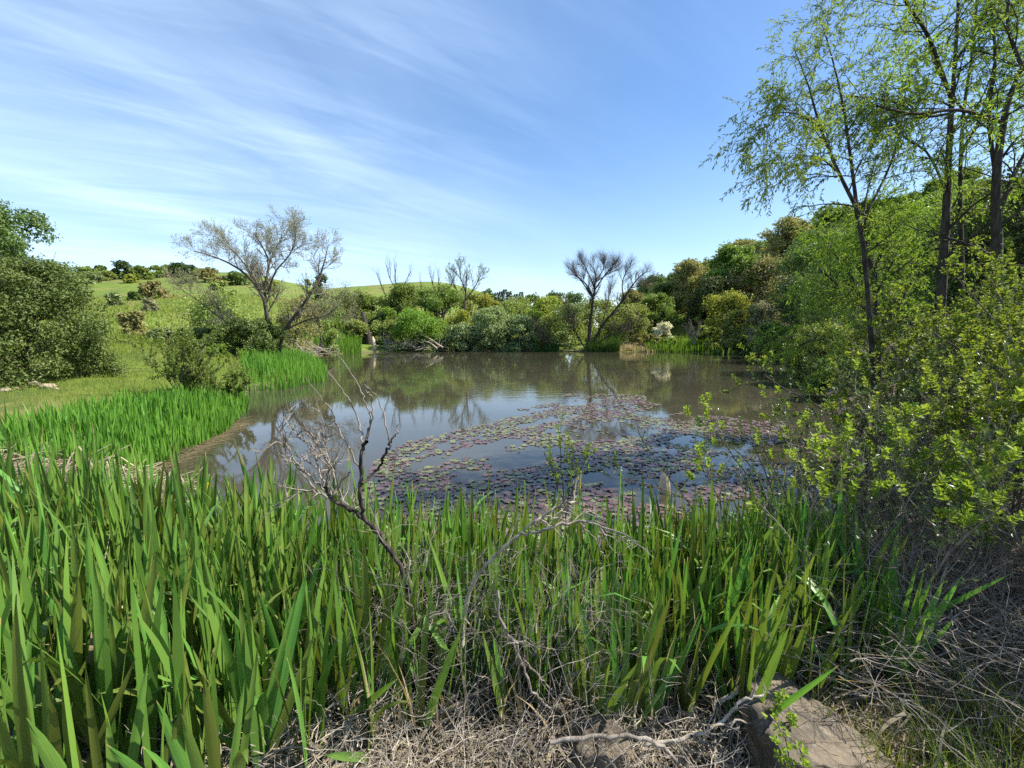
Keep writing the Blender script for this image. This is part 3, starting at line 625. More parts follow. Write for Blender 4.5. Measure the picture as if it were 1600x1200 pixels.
# ------------------------------------------------------------------ reeds, iris belt, meadow grass
def blades(mb, base, h, wd, lean, g, rows=4):
    """upright sword leaves, each tapering to a tip"""
    N = len(base); az = g.uniform(0, 2 * PI, N); face = g.uniform(0, 2 * PI, N)
    bend = np.stack([np.cos(az), np.sin(az), 0 * az], 1); sd = np.stack([np.cos(face), np.sin(face), 0 * face], 1)
    t = np.linspace(0, 1, rows); prof = np.array([.75, 1., .85, .45, .0]) if rows == 5 else np.interp(t, [0, .35, .75, 1], [.75, 1, .7, .03])
    c = base[:, None] + np.array([0, 0, 1.]) * (h[:, None] * t)[..., None] + bend[:, None] * (lean[:, None] * h[:, None] * (.35 * t + .65 * t ** 2.2))[..., None]
    o = sd[:, None] * (wd[:, None] * prof * .5)[..., None]
    V = np.stack([c - o, c + o], 2).reshape(-1, 3); k = np.arange(N)[:, None] * rows * 2 + np.arange(rows - 1)[None] * 2
    mb.add(V, np.stack([k, k + 1, k + 3, k + 2], -1).reshape(-1, 4))
def fill(poly, n, g):
    """n random places inside a ground polygon"""
    poly = np.asarray(poly, float); lo, hi = poly.min(0), poly.max(0); out = []
    while sum(map(len, out)) < n:
        q = g.uniform(lo, hi, (n * 2, 2)); ins = np.zeros(len(q), bool)
        for a, b in zip(poly, np.roll(poly, -1, 0)):
            c = (a[1] > q[:, 1]) != (b[1] > q[:, 1]); ins ^= c & (q[:, 0] < (b[0] - a[0]) * (q[:, 1] - a[1]) / (b[1] - a[1] + 1e-12) + a[0])
        out.append(q[ins])
    q = np.concatenate(out)[:n]; return np.column_stack([q, np.maximum(height(q[:, 0], q[:, 1]), -.15)])
def reeds(name, label, poly, n, h, wd, mat, seed, lean=.14, cat='reeds'):
    g = np.random.default_rng(seed); mb = MB(); b = fill(poly, n, g)
    hh = h * g.uniform(.5, 1.15, n) * (1 + .28 * lump(b[:, 0], b[:, 1], .5 if h < 1.2 else 1.)) * np.where(g.random(n) < .06, 1.3, 1)
    blades(mb, b - np.array([0, 0, .05]), hh, wd * g.uniform(.7, 1.3, n), np.abs(g.normal(0, lean, n)), g)
    return tag(mb.build(name, M[mat]), label, cat, kind='stuff')
W2 = lambda *pp: [on_z(*p)[:2] for p in pp]
reeds('iris_belt', 'belt of tall green iris leaves along the left shore', [*W2((215, 752), (282, 708), (352, 676), (388, 640), (380, 618)), (-8.3, 12.4), (-8.5, 10.5), (-8.3, 8.7), (-8.0, 7.2), (-8.1, 6.3), (-7, 5.5), (-5.1, 5.9)], 5200, .50, .036, 'reed', 81)
reeds('reed_bed', 'bright reed patch jutting into the pond below the bare willow', [*W2((378, 612), (442, 610), (508, 597), (512, 578), (470, 566), (420, 572), (380, 592))], 4000, .72, .035, 'reed', 82)
reeds('reed_bed', 'reed strip in the left inlet before the bright clump', [*W2((488, 556), (565, 552), (565, 549)), at(560, 545, 56)[:2], at(470, 545, 50)[:2]], 1800, 1.5, .07, 'reed', 83)
reeds('reed_bed', 'dark reed strip at the left foot of the bare tree', [at(838, 0, 54)[:2], at(880, 0, 54)[:2], at(880, 0, 56)[:2], at(838, 0, 56)[:2]], 700, 1.35, .09, 'reed_dark', 84)
reeds('reed_bed', 'dark reed strip at the right foot of the bare tree', [at(926, 0, 53.5)[:2], at(984, 0, 53.5)[:2], at(984, 0, 56)[:2], at(926, 0, 56)[:2]], 900, 1.45, .09, 'reed_dark', 85)
reeds('reed_bed', 'long low reed strip under the yellow-crowned tree', [at(1025, 0, 53.2)[:2], at(1205, 0, 52.8)[:2], at(1205, 0, 57)[:2], at(1025, 0, 57)[:2]], 2600, 1.1, .09, 'reed', 86)
reeds('dry_reeds', 'tan dry grass on the low bank right of the bare tree', [at(982, 0, 53.4)[:2], at(1045, 0, 53)[:2], at(1045, 0, 60)[:2], at(985, 0, 60)[:2]], 1500, .6, .09, 'iris_dry', 87, .4)
g = np.random.default_rng(90); mb = MB()
b = fill([(-4.8, 6.0), (-8.6, 5.6), (-13, 7), (-26, 12), (-30, 22), (-24, 34), (-11.5, 27), (-12.5, 21), (-10.3, 19), (-9.2, 16), (-8.2, 13)], 70000, g); b = b[pond_dist(b[:, 0], b[:, 1]) > .35]
n = len(b); far = np.clip(b[:, 1] / 20, .4, 1.6); path = np.abs(b[:, 1] - (8.6 + .12 * (b[:, 0] + 10)) ) < .9
blades(mb, b, (.05 + .16 * g.random(n) ** 2 + .10 * np.clip(lump(b[:, 0], b[:, 1], 1.3), 0, 1)) * np.where(path, .5, 1.2), .014 * far, np.abs(g.normal(0, .45, n)), g, 3)
tag(mb.build('meadow_grass', M['grass']), 'short yellow-green meadow grass on the left bank', 'grass', kind='stuff')
mb = MB(); b = fill([(-30, 20), (-70, 45), (-90, 80), (-45, 90), (-22, 45), (-13, 30)], 22000, g); n = len(b)
blades(mb, b, .18 + .3 * g.random(n) ** 2, .10 + 0 * b[:, 0], np.abs(g.normal(0, .45, n)), g, 3)
tag(mb.build('hill_grass', M['grass']), 'taller tufty grass on the slope behind the oaks', 'grass', kind='stuff')
mb = MB(); b = fill([at(1000, 0, 57)[:2], at(1210, 0, 56)[:2], at(1210, 0, 70)[:2], at(1000, 0, 74)[:2]], 6000, g); n = len(b)
blades(mb, b, .2 + .5 * g.random(n) ** 2, .12 + 0 * b[:, 0], np.abs(g.normal(0, .4, n)), g, 3)
tag(mb.build('shore_grass', M['grass']), 'pale grass on the small far meadow right of the bare tree', 'grass', kind='stuff')
# the open shrub in front of the iris belt
for lab, px, yb, Y, hh, spread, n0, sd in [('sparse small-leaved shrub standing among the irises on the left bank', 285, 640, 11.3, 1.75, 1.15, 26, 91), ('low small-leaved shrub at the water end of the left iris belt', 348, 640, 12.0, .95, .6, 14, 92)]:
    g = np.random.default_rng(sd); X = at(px, 540, Y)[0]; z = hz(X, Y); a = g.uniform(0, 2 * PI, n0)
    d = np.stack([np.cos(a) * g.uniform(.1, .9, n0), np.sin(a) * g.uniform(.1, .9, n0), np.ones(n0)], 1)
    tb, mb = MB(), MB(); P, Rd = grow(np.zeros((n0, 3)) - [0, 0, .05], d, hh * g.uniform(.7, 1.2, n0), .016, 7, .12, .03, .25, g); tubes(tb, P, Rd, 4)
    s_, d_, r_, t_ = sprout(P, Rd, 8, .25, 1, .7, .2, g, .15); P2, R2 = grow(s_, d_, .42 * hh / 1.7 * g.uniform(.5, 1.3, len(s_)), r_ * .6, 4, .14, .05, .3, g); tubes(tb, P2, R2, 3)
    s_, d_, _, _ = sprout(P2, R2, 38, .1, 1, .8, .3, g, .1); leaves(mb, s_, d_, rand_unit(len(s_), g), .075 * g.uniform(.6, 1.3, len(s_)), .034)
    o = thing('shrub', lab, 'shrub', (X, Y, z)); tb.build('stems', M['twig_dark'], o); mb.build('foliage', M['green'], o)
# ------------------------------------------------------------------ willow stand on the right
def willow(name, label, stems, r0, levels, seed, leafmat, per, ln, wd, cat='tree', bark='bark_dark', r1=.012):
    g = np.random.default_rng(seed); loc = np.array(stems[0][0], float); tb, fb, mb = MB(), MB(), MB()
    out = skeleton(tb, fb, [np.array(s) - loc for s in stems], r0, [r1] * len(stems), levels, g, 8)
    for P, Rd, c in ((*out[-1], per), (*out[-2], per // 2)):
        s, d, _, _ = sprout(P, Rd, c, .08, 1., .7, .25, g)
        N = len(s); leaves(mb, s, d + np.array([0, 0, -.25]) + g.normal(0, .25, (N, 3)), rand_unit(N, g), ln * g.uniform(.55, 1.3, N), wd)
    o = thing(name, label, cat, loc); tb.build('trunk', M[bark], o, True); fb.build('twigs', M[bark], o); mb.build('crown', M[leafmat], o)
    return o
WL = [(12, .2, .85, 1.05, .35, .12, -.02, .42, .12), (9, .1, .8, .5, .4, .15, -.16, .5, .0)]
willow('willow_tree', 'tall slender willow with one straight dark trunk on the right', [pts(7.2, (1462, 600), (1472, 440), (1478, 340), (1484, 210), (1492, 100), (1502, -80), dy=(0, 0, 0, 0, .2, .5)),
   pts(7.2, (1488, 160), (1452, 60), (1415, 0), (1400, -60), dy=(0, -.3, -.6, -.8)), pts(7.2, (1481, 178), (1440, 182), (1400, 160), (1330, 150), dy=(0, -.2, -.4, -.8)), pts(7.2, (1490, 100), (1530, 40), (1560, -20), dy=(0, .2, .4)), pts(7.2, (1478, 300), (1450, 240), (1410, 210), (1385, 150), dy=(0, .2, .5, .9))],
   [.078, .028, .02, .024, .018], [(18, .2, .85, 1.05, .35, .12, -.02, .42, .12), WL[1]], 101, 'willow', 14, .078, .018)
willow('willow_tree', 'thin second willow stem just right of the straight trunk', [pts(8.0, (1505, 600), (1503, 420), (1500, 300), (1505, 180), (1522, 60), (1530, -80)), pts(8.0, (1503, 240), (1540, 160), (1560, 60)), pts(8.0, (1503, 170), (1465, 110), (1440, 30))], [.042, .02, .02], WL, 102, 'willow', 14, .078, .018)
willow('willow_tree', 'curved dark willow trunk leaning out at the right edge', [pts(6.6, (1545, 620), (1558, 420), (1556, 290), (1568, 190), (1590, 120), (1650, 10), dy=(0, 0, 0, 0, .1, .3)), pts(6.6, (1562, 330), (1590, 260), (1625, 200), dy=(0, .2, .3)), pts(6.6, (1567, 192), (1500, 172), (1430, 178), (1370, 165), dy=(0, -.2, -.3, -.6)), pts(6.6, (1557, 280), (1545, 180), (1555, 90), (1545, -20), dy=(0, .3, .5, .7)), pts(6.6, (1600, 110), (1575, 40), (1580, -50), dy=(.1, .3, .5))],
   [.08, .035, .025, .03, .028], WL, 103, 'willow', 14, .078, .018)
willow('willow_tree', 'slanting young willow whose two arms reach left against the sky', [pts(6.2, (1368, 640), (1358, 480), (1342, 340), (1310, 270), (1282, 200), (1262, 130), (1240, 75), dy=(0, 0, 0, 0, -.1, -.2, -.2)), pts(6.2, (1340, 335), (1332, 270), (1318, 170), (1300, 90), (1280, 25), dy=(0, .1, .2, .4, .6)), pts(6.2, (1282, 200), (1250, 180), (1220, 176), (1185, 186), dy=(-.1, -.2, -.3, -.4)), pts(6.2, (1310, 270), (1280, 246), (1245, 246), (1222, 262), dy=(0, -.2, -.3, -.5)), pts(6.2, (1344, 350), (1390, 260), (1410, 180), (1405, 90), dy=(0, .4, .7, 1.))],
   [.036, .026, .014, .014, .02], [(17, .22, .8, .78, .35, .12, -.03, .45, .1), (8, .1, .75, .36, .4, .15, -.18, .5, .0)], 104, 'willow', 14, .07, .016, r1=.004)
willow('willow_tree', 'bright feathery willow with forked dark stem behind the near shrub', [pts(8.6, (1372, 640), (1370, 520), (1366, 440), (1380, 390), (1402, 345), dy=(0, 0, 0, .1, .3)), pts(8.6, (1366, 440), (1352, 380), (1352, 330), dy=(0, .2, .4)), pts(8.6, (1368, 500), (1340, 470), (1315, 450), (1280, 420), dy=(0, -.3, -.5, -.7)), pts(8.6, (1369, 520), (1410, 470), (1440, 400), dy=(0, .1, .4)), pts(8.6, (1368, 480), (1320, 420), (1290, 370), dy=(0, .5, .9)), pts(8.6, (1371, 580), (1320, 545), (1280, 530), (1250, 540), dy=(0, -.3, -.5, -.5))],
   [.085, .05, .04, .045, .04, .035], [(13, .1, .85, 1.0, .35, .12, -.02, .42, .1), (10, .1, .8, .46, .4, .15, -.15, .5, .0)], 105, 'feather', 17, .085, .022)

# ------------------------------------------------------------------ leafy shrubs on the right bank
def rosettes(mb, pos, axis, g, n=8, ln=.028, wd=.012, layers=2):
    """whorls of small leaves at the shoot tips"""
    N = len(pos); axis = norm(axis)
    for k in range(layers):
        ph = g.uniform(0, 2 * PI, (N, 1)) + np.arange(n)[None] * 2 * PI / n
        u = norm(np.cross(axis, rand_unit(N, g))); v = np.cross(axis, u)
        rad = u[:, None] * np.cos(ph)[..., None] + v[:, None] * np.sin(ph)[..., None]
        d = norm(rad + axis[:, None] * g.uniform(.3, 1.6, (N, n, 1)) + g.normal(0, .15, (N, n, 3)))
        nr = norm(axis[:, None] - rad * .5 + g.normal(0, .2, (N, n, 3)))
        p0 = np.repeat((pos - axis * ln * .7 * k)[:, None], n, 1)
        round_leaves(mb, p0.reshape(-1, 3), d.reshape(-1, 3), nr.reshape(-1, 3), ln * g.uniform(.6, 1.2, N * n), wd * g.uniform(.8, 1.2, N * n))
def bush(name, label, bases, dirs, L, seed, lv1, lv2, leafmat, zmin, r=.013, ln=.03, wd=.013, wander=.1, old=None, twig='twig_dark', frac=1.):
    g = np.random.default_rng(seed); loc = np.array(bases).mean(0); tb, fb, mb = MB(), MB(), MB(); B = np.array(bases) - loc
    P, Rd = grow(B, dirs, L, r, 9, wander, .02, .35, g); tubes(tb, P, Rd, 5)
    s, d, rr, t = sprout(P, Rd, lv1[0], .2, 1, .65, .25, g, lv1[2]); P1, R1 = grow(s, d, lv1[1] * g.uniform(.5, 1.3, len(s)), np.maximum(rr * .6, .002), 5, .14, .03, .35, g); tubes(fb, P1, R1, 4)
    s, d, rr, t = sprout(P1, R1, lv2[0], .25, 1, .65, .25, g, lv2[2]); P2, R2 = grow(s, d, lv2[1] * g.uniform(.5, 1.3, len(s)), np.maximum(rr * .6, .0014), 4, .14, .04, .5, g); tubes(fb, P2, R2, 3)
    tip = np.concatenate([P2[:, -1], P1[:, -1]]); ax = np.concatenate([P2[:, -1] - P2[:, -2], P1[:, -1] - P1[:, -2]])
    ok = (tip[:, 2] + loc[2] > zmin + g.normal(0, .12, len(tip))) & (g.random(len(tip)) < frac); tip, ax = tip[ok], ax[ok]
    o = thing(name, label, 'shrub', loc); tb.build('stems', M[twig], o, True); fb.build('twigs', M[twig], o)
    rosettes(mb, tip, norm(ax) + np.array([0, 0, .5]), g, 7, ln, wd, 3 if leafmat == 'rosette' else 2); mb.build('foliage', M[leafmat], o)
    if old:
        s, d, _, _ = sprout(P2, R2, 5, .1, .9, .8, .3, g); k = s[:, 2] + loc[2] > zmin - .3; s, d = s[k], d[k]
        ob = MB(); leaves(ob, s, d, rand_unit(len(s), g), ln * .8, wd * .8); ob.build('older_foliage', M[old], o)
    return o
g = np.random.default_rng(110)
def stand(n, xr, yr, g): x = g.uniform(*xr, n); y = g.uniform(*yr, n); return np.column_stack([x, y, height(x, y) - .03])
def fan(n, sx, sy, up, g): return np.column_stack([g.normal(sx[0], sx[1], n), g.normal(sy[0], sy[1], n), np.full(n, up)])
bush('leafy_shrub', 'near grey-stemmed shrub with bright green leaf whorls on the right bank', stand(46, (1.8, 3.4), (2.3, 3.2), g), fan(46, (.04, .36), (.0, .3), 1., g), g.uniform(.75, 1.35, 46), 111, (7, .42, .15), (6, .2, .25), 'rosette', 1.15, .010, .036, .019, .12, 'rosette_old', 'twig_mid', .5)
bush('leafy_shrub', 'taller sunlit shrub with bright leaf whorls further right, by the frame edge', stand(40, (3.2, 4.6), (2.7, 3.8), g), fan(40, (-.05, .4), (0, .3), 1., g), g.uniform(1.1, 1.75, 40), 112, (8, .45, .15), (6, .2, .25), 'rosette', 1.25, .011, .038, .020, .12, 'rosette_old', 'twig_mid', .5)
bush('leafy_shrub', 'yellow-green dense shrub mass below the willow trunks', stand(60, (5.0, 8.4), (4.8, 6.4), g), fan(60, (.03, .3), (0, .3), 1., g), g.uniform(1.3, 2.4, 60), 113, (9, .6, .12), (7, .28, .2), 'shrub', .9, .014, .046, .030, .12, 'shrub', 'twig_mid', .8)
bush('leafy_shrub', 'grey twiggy shrub with few leaves leaning over the water on the right', stand(34, (3.5, 4.7), (3.9, 5.2), g), fan(34, (-.16, .3), (.05, .3), 1., g), g.uniform(.9, 1.5, 34), 114, (8, .5, .1), (7, .26, .15), 'rosette_old', 1.0, .010, .034, .014, .12, None, 'twig_dark', .6)
bush('leafy_shrub', 'dark leafy shrub beside the path at the right edge', stand(46, (4.3, 6.6), (1.6, 4.0), g), fan(46, (0, .35), (0, .3), 1., g), g.uniform(1.5, 2.7, 46), 115, (8, .5, .1), (6, .25, .2), 'shrub', .7, .014, .046, .028, .12, 'shrub', 'twig_dark')
# sprigs that lean out over the lily pads
def sprig(label, paths, Y, seed, leafmat, dens, ln=.024, r=.006, tmin=.45):
    g = np.random.default_rng(seed); st_ = [np.array(pts(Y, *p)) for p in paths]; loc = st_[0][0]; tb, mb = MB(), MB()
    P = np.stack([resample(s - loc + g.normal(0, .01, s.shape), 9, .004, g) for s in st_]); Rd = np.tile(np.linspace(r, r * .35, 9), (len(P), 1)); tubes(tb, P, Rd, 5)
    s, d, rr, t = sprout(P, Rd, 8, .3, 1, .6, .2, g, .15); P1, R1 = grow(s, d, .15 * g.uniform(.5, 1.4, len(s)), rr * .6, 4, .12, .05, .4, g); tubes(tb, P1, R1, 4)
    s, d, _, t = sprout(P1, R1, dens, .15, 1, .75, .25, g, .15); leaves(mb, s, d, rand_unit(len(s), g) + np.array([0, 0, .6]), ln * g.uniform(.6, 1.3, len(s)), ln * .42)
    rosettes(mb, P1[:, -1], P1[:, -1] - P1[:, -2], g, 5, ln, ln * .42, 1)
    o = thing('leafy_sprig', label, 'sprig', loc); tb.build('stems', M['twig_dark'], o); mb.build('foliage', M[leafmat], o)
sprig('fresh green leafy sprig standing alone in front of the lily pads', [[(886, 880), (884, 780), (878, 720), (874, 676)], [(884, 800), (870, 750), (856, 715)], [(886, 800), (905, 745), (918, 708)], [(885, 790), (893, 740), (897, 700)]], 3.3, 120, 'shrub', 14, .030)
sprig('thin twiggy sprig slanting left above the pale driftwood', [[(1108, 850), (1080, 790), (1035, 740), (1005, 690), (1000, 672)], [(1095, 795), (1040, 765), (985, 756), (945, 742)], [(1060, 765), (1085, 730), (1088, 705)], [(985, 756), (965, 735), (955, 715)]], 3.5, 121, 'rosette_old', 8, .026)
sprig('spray of thin bare-looking stems left of the near shrub', [[(1232, 900), (1205, 800), (1160, 730), (1112, 668)], [(1225, 860), (1190, 760), (1150, 700), (1100, 690)], [(1238, 880), (1212, 780), (1180, 710), (1158, 680)], [(1250, 860), (1225, 760), (1195, 700), (1180, 670)]], 3.2, 122, 'rosette_old', 4, .024)
# ------------------------------------------------------------------ iris bed in the foreground
gi = np.random.default_rng(130)
def blade_mesh(i, g, rows=8):
    t = np.linspace(0, 1, rows); wd = np.interp(t, [0, .2, .55, .8, .93, 1], [.8, 1., .95, .7, .35, .02]) * .5
    bend = g.uniform(.0, .10) + (.35 if i % 5 == 4 else 0); curve = bend * (t ** 2.4); twist = g.uniform(-.7, .7) * t
    zz_ = t - (.28 * t ** 4 if i % 5 == 4 else 0 * t)
    c = np.stack([curve, 0 * t, zz_], 1); sd = np.stack([np.sin(twist) * .03, np.cos(twist), 0 * t], 1)
    # a shallow keel along the middle of the sword leaf; x is scaled with height, y with width
    V = np.stack([c + sd * wd[:, None] * [0, 1, 0], c + np.array([.004, 0, 0]) + 0 * sd, c - sd * wd[:, None] * [0, 1, 0]], 1).reshape(-1, 3)
    V[:, 0] += np.repeat(np.sin(twist) * wd, 3) * np.tile([1, 0, -1], rows) * .03
    k = np.arange(rows - 1)[:, None] * 3 + np.arange(2)[None]; k = k.ravel()
    return mesh('leaf', V, np.stack([k, k + 1, k + 4, k + 3], 1), M['iris'], True)
BL = [blade_mesh(i, gi) for i in range(14)]
BLV = []
for b_ in BL:
    v = np.zeros(len(b_.vertices) * 3, np.float32); b_.vertices.foreach_get('co', v); BLV.append(v.reshape(-1, 3))
BLF = np.array([p_.vertices[:] for p_ in BL[0].polygons])
def iris_region(n, g):
    out = []
    while len(out) < n:
        x, y = g.uniform(-4.6, 2.35), g.uniform(.9, 3.7)
        d = float(pond_dist(np.array([x]), np.array([y])))
        front = np.interp(x, [-5.2, -1.4, -.9, -.5, 0, 1.2, 1.9, 2.35], [.9, .95, 1.3, 1.76, 1.9, 1.95, 2.1, 2.3])
        if d < -.35 or y < front or d > 3.2 or x / y < -1.35 or (x < -.9 and y > 3.05 - .12 * (x + .9)): continue
        if any((x - q[0]) ** 2 + (y - q[1]) ** 2 < .108 ** 2 for q in out): continue
        if abs(x + .42) < .18 and y < 2.2 and g.random() < .6: continue
        out.append((x, y))
    return sorted(out, key=lambda q: math.hypot(*q))
IR = iris_region(310, gi)
for k, (x, y) in enumerate(IR):
    z = max(hz(x, y), -.12) - .02; lit = x < .75
    n = int(gi.integers(7, 11)); fa = gi.uniform(0, PI) ; base_h = gi.uniform(.80, 1.08) * (1.0 if x < -.9 else .96) * (1.06 if y > 2.6 else .95)
    if y < 1.8: base_h *= .86
    zone = ('in the sunlit left bed', 'iris bed on the left') if x < -1.0 else ('around the dead shrub in the middle', 'iris bed in the middle') if x < .75 else ('in the shaded right bed beside the leafy shrub', 'iris bed on the right')
    near = k < 120
    lab = ('large clump of sword-shaped green iris leaves ' if near else 'smaller iris clump by the water ') + zone[0]
    spec = []
    for j in range(n):
        f = (j / (n - 1) - .5) * 2
        tilt = f * gi.uniform(.18, .36) + gi.normal(0, .08) + (gi.choice([-.6, .6]) if gi.random() < .03 else 0); hgt = base_h * gi.uniform(.72, 1.08) * (1 - .16 * abs(f)); wdt = gi.uniform(.025, .046)
        spec.append((int(gi.integers(0, 14)), tilt, gi.normal(0, .07), hgt, wdt, f * .03, gi.uniform(-.25, .25) + (PI if f < 0 else 0)))
    o = thing('iris_plant', lab, 'iris', (x, y, z), fa, zone[1] + (' near' if near else ' by the water'))
    mb = MB()
    for bi, tilt, roll, hgt, wdt, off, spin in spec:
        # blades stand edge-on in a fan: their width lies in the fan's plane
        from mathutils import Matrix
        mt = Matrix.Translation((off, 0, 0)) @ Matrix.Rotation(tilt, 4, 'Y') @ Matrix.Rotation(roll, 4, 'X') @ Matrix.Rotation(PI / 2 * (1 if bi % 2 else -1) + (spin if spin < 1 else spin - PI), 4, 'Z') @ Matrix.Diagonal((hgt, wdt, hgt, 1))
        if near:
            c = bpy.data.objects.new('leaf', BL[bi]); COL.objects.link(c); c.parent = o; c.matrix_local = mt
        else:
            m3 = np.array(mt); mb.add(BLV[bi] @ m3[:3, :3].T + m3[:3, 3], BLF)
    if not near: mb.build('leaves', M['iris'], o, True)
mb = MB(); g = np.random.default_rng(131); q = fill([(-4.2, 2.2), (-1.3, .9), (-.7, 1.7), (.2, 2.1), (2.2, 2.4), (2.3, 3.1), (1.2, 3.15), (0, 3.2), (-1.2, 3.3), (-2.4, 3.3), (-4.2, 3.4)], 800, g); n = len(q)
blades(mb, q, g.uniform(.5, .95, n), g.uniform(.018, .036, n), np.abs(g.normal(.08, .16, n)), g, 6)
tag(mb.build('iris_undergrowth', M['iris_plain']), 'thinner iris leaves filling the gaps between the foreground clumps', 'iris leaves', kind='stuff')
# ------------------------------------------------------------------ lily pads
gp = np.random.default_rng(140)
def pad_mesh(mat, i):
    n = 14; a = np.linspace(.12, 2 * PI - .12, n); r = 1 + gp.normal(0, .03, n)
    V = np.vstack([[(0, 0, .0)], np.column_stack([np.cos(a) * r, np.sin(a) * r, gp.normal(.03, .035, n)])])
    return mesh('lily_pad', V, np.array([(0, j, j + 1) for j in range(1, n)]), M[mat], True)
PG = [pad_mesh('pad_green', i) for i in range(4)]; PR = [pad_mesh('pad_red', i) for i in range(5)]
def pad_density(px, py):
    """how thickly the pads lie, as surveyed over the photograph"""
    a = np.interp(py, [628, 640, 660, 690, 720, 760, 860], [880, 790, 770, 640, 585, 560, 560]); b = np.interp(py, [628, 650, 665, 700, 860], [1010, 1110, 1290, 1290, 1290])
    return (px > a) & (px < b)
pads = []; tries = 0; grid = {}
while len(pads) < 3600 and tries < 80000:
    tries += 1
    y = 4.1 + 11.2 * gp.random() ** 1.15; x = gp.uniform(-3.5, 10)
    d = np.array([x, y, -CAM_Z]); cz_ = d[1] * ct - d[2] * st; px = 800 + FPX * d[0] / cz_; py = 600 - FPX * (d[1] * st + d[2] * ct) / cz_
    if not pad_density(px, py): continue
    ln_ = lump(np.array(x), np.array(y), .75, 2.) + .55 * lump(np.array(x), np.array(y), .27, 1.)
    if ln_ < (-.02 if y > 6 else -.35) + gp.normal(0, .12): continue
    r = gp.uniform(.030, .070); cell = (int(x * 5), int(y * 5)); bad = False
    for ax_ in (-1, 0, 1):
        for ay_ in (-1, 0, 1):
            for q in grid.get((cell[0] + ax_, cell[1] + ay_), ()):
                if (x - q[0]) ** 2 + (y - q[1]) ** 2 < ((r + q[2]) * .78) ** 2: bad = True
    if bad or float(pond_dist(np.array([x]), np.array([y]))) > -.1: continue
    grid.setdefault(cell, []).append((x, y, r)); gn = gp.random() < (.36 + .30 * lump(np.array(x), np.array(y), 1.6, .5) + (.1 if px < 760 else 0)); pads.append((x, y, r, gn))
pads.sort(key=lambda q: q[1]); rest = {True: MB(), False: MB()}
for k, (x, y, r, gn) in enumerate(pads):
    src = PG[k % 4] if gn else PR[k % 5]; zl = .006 + .003 * (k % 3); rz_ = gp.uniform(0, 6.28)
    if k < 300:
        o = obj('lily_pad', src, None, (x, y, zl), rz_, (r, r, .14 if k % 11 else .5))
        if gn: tag(o, 'round yellow-green lily pad floating in the nearest drift of pads', 'lily pad', 'green lily pads near the iris bed')
        else: tag(o, 'round purplish-red lily pad floating in the nearest drift of pads', 'lily pad', 'purple lily pads near the iris bed')
    else:
        v = np.zeros(len(src.vertices) * 3, np.float32); src.vertices.foreach_get('co', v); v = v.reshape(-1, 3) * [r, r, .16]
        c_, s_ = math.cos(rz_), math.sin(rz_); v = np.column_stack([v[:, 0] * c_ - v[:, 1] * s_ + x, v[:, 0] * s_ + v[:, 1] * c_ + y, v[:, 2] + zl]); rest[gn].add(v, np.array([(0, j, j + 1) for j in range(1, 14)]))
tag(rest[True].build('lily_pads', M['pad_green'], None, True), 'farther yellow-green lily pads scattered over the open water', 'lily pads', kind='stuff')
tag(rest[False].build('lily_pads', M['pad_red'], None, True), 'farther purplish lily pads scattered over the open water', 'lily pads', kind='stuff')
# driftwood in the water
def log(label, a, b, r, mat, name='log', k=9, z=.03):
    p0, p1 = on_z(*a, z), on_z(*b, z); g = np.random.default_rng(int(a[0])); mb = MB(); q = resample([p0, (p0 + p1) / 2 + g.normal(0, .02, 3), p1], 8, .008, g); tubes(mb, q, r * np.array([.3, .8, 1, 1, .95, .9, .75, .2]) * g.uniform(.9, 1.1, 8), k)
    return tag(mb.build(name, M[mat], None, True), label, 'log')
log('short grey log end floating behind the shaded irises', (988, 838), (1018, 822), .05, 'dead')
log('dark waterlogged branch stub left of its twin', (1044, 806), (1066, 816), .05, 'bark_dark')
log('dark waterlogged branch stub nearest the leaning sprig', (1078, 818), (1096, 812), .05, 'bark_dark')
mb = MB(); p0 = on_z(1041, 776, -.05); tubes(mb, resample([p0, p0 + [-.01, .02, .16], p0 + [-.03, .05, .32]], 7, .006), np.array([.05, .065, .07, .07, .06, .05, .02]), 8)
tag(mb.build('driftwood', M['pale'], None, True), 'pale orange-tan piece of driftwood upright among the lily pads', 'driftwood')
# ------------------------------------------------------------------ dead wood in the foreground
def dead(name, label, paths, Y, r0, seed, mat, twig=None, cat='shrub', lv=None, matf='twig', partname='branch', jit=.004):
    g = np.random.default_rng(seed); loc = at(*paths[0][0], Y); o = thing(name, label, cat, loc)
    for i, pp in enumerate(paths):
        dz_ = g.normal(0, .06, len(pp)).cumsum() * (0 if i == 0 else 1); q = np.array(pts(Y, *pp, dy=list(dz_))) - loc
        rs = resample(q, 5 * len(pp), jit, g); mb = MB(); tubes(mb, rs, np.linspace(r0[i][0], r0[i][1], len(rs)) * g.uniform(.85, 1.15, len(rs)), 7)
        mb.build('trunk' if i == 0 else partname, M[mat if r0[i][0] > .006 else matf], o, True)
        if lv and i in lv:
            n, L = lv[i]; P, Rd = rs[None], np.linspace(r0[i][0], r0[i][1], len(rs))[None]
            s, d, rr, t = sprout(P, Rd, n, .2, 1, .7, .25, g, .12); P1, R1 = grow(s, d, L * g.uniform(.4, 1.4, n), .0035, 6, .14, .03, .3, g)
            s, d, rr, t = sprout(P1, R1, 5, .2, 1, .7, .25, g, .1); P2, R2 = grow(s, d, L * .4 * g.uniform(.4, 1.4, len(s)), .0018, 4, .16, .02, .4, g)
            fb = MB(); tubes(fb, P1, R1, 4); tubes(fb, P2, R2, 3); fb.build('twigs', M[matf], o)
    return o
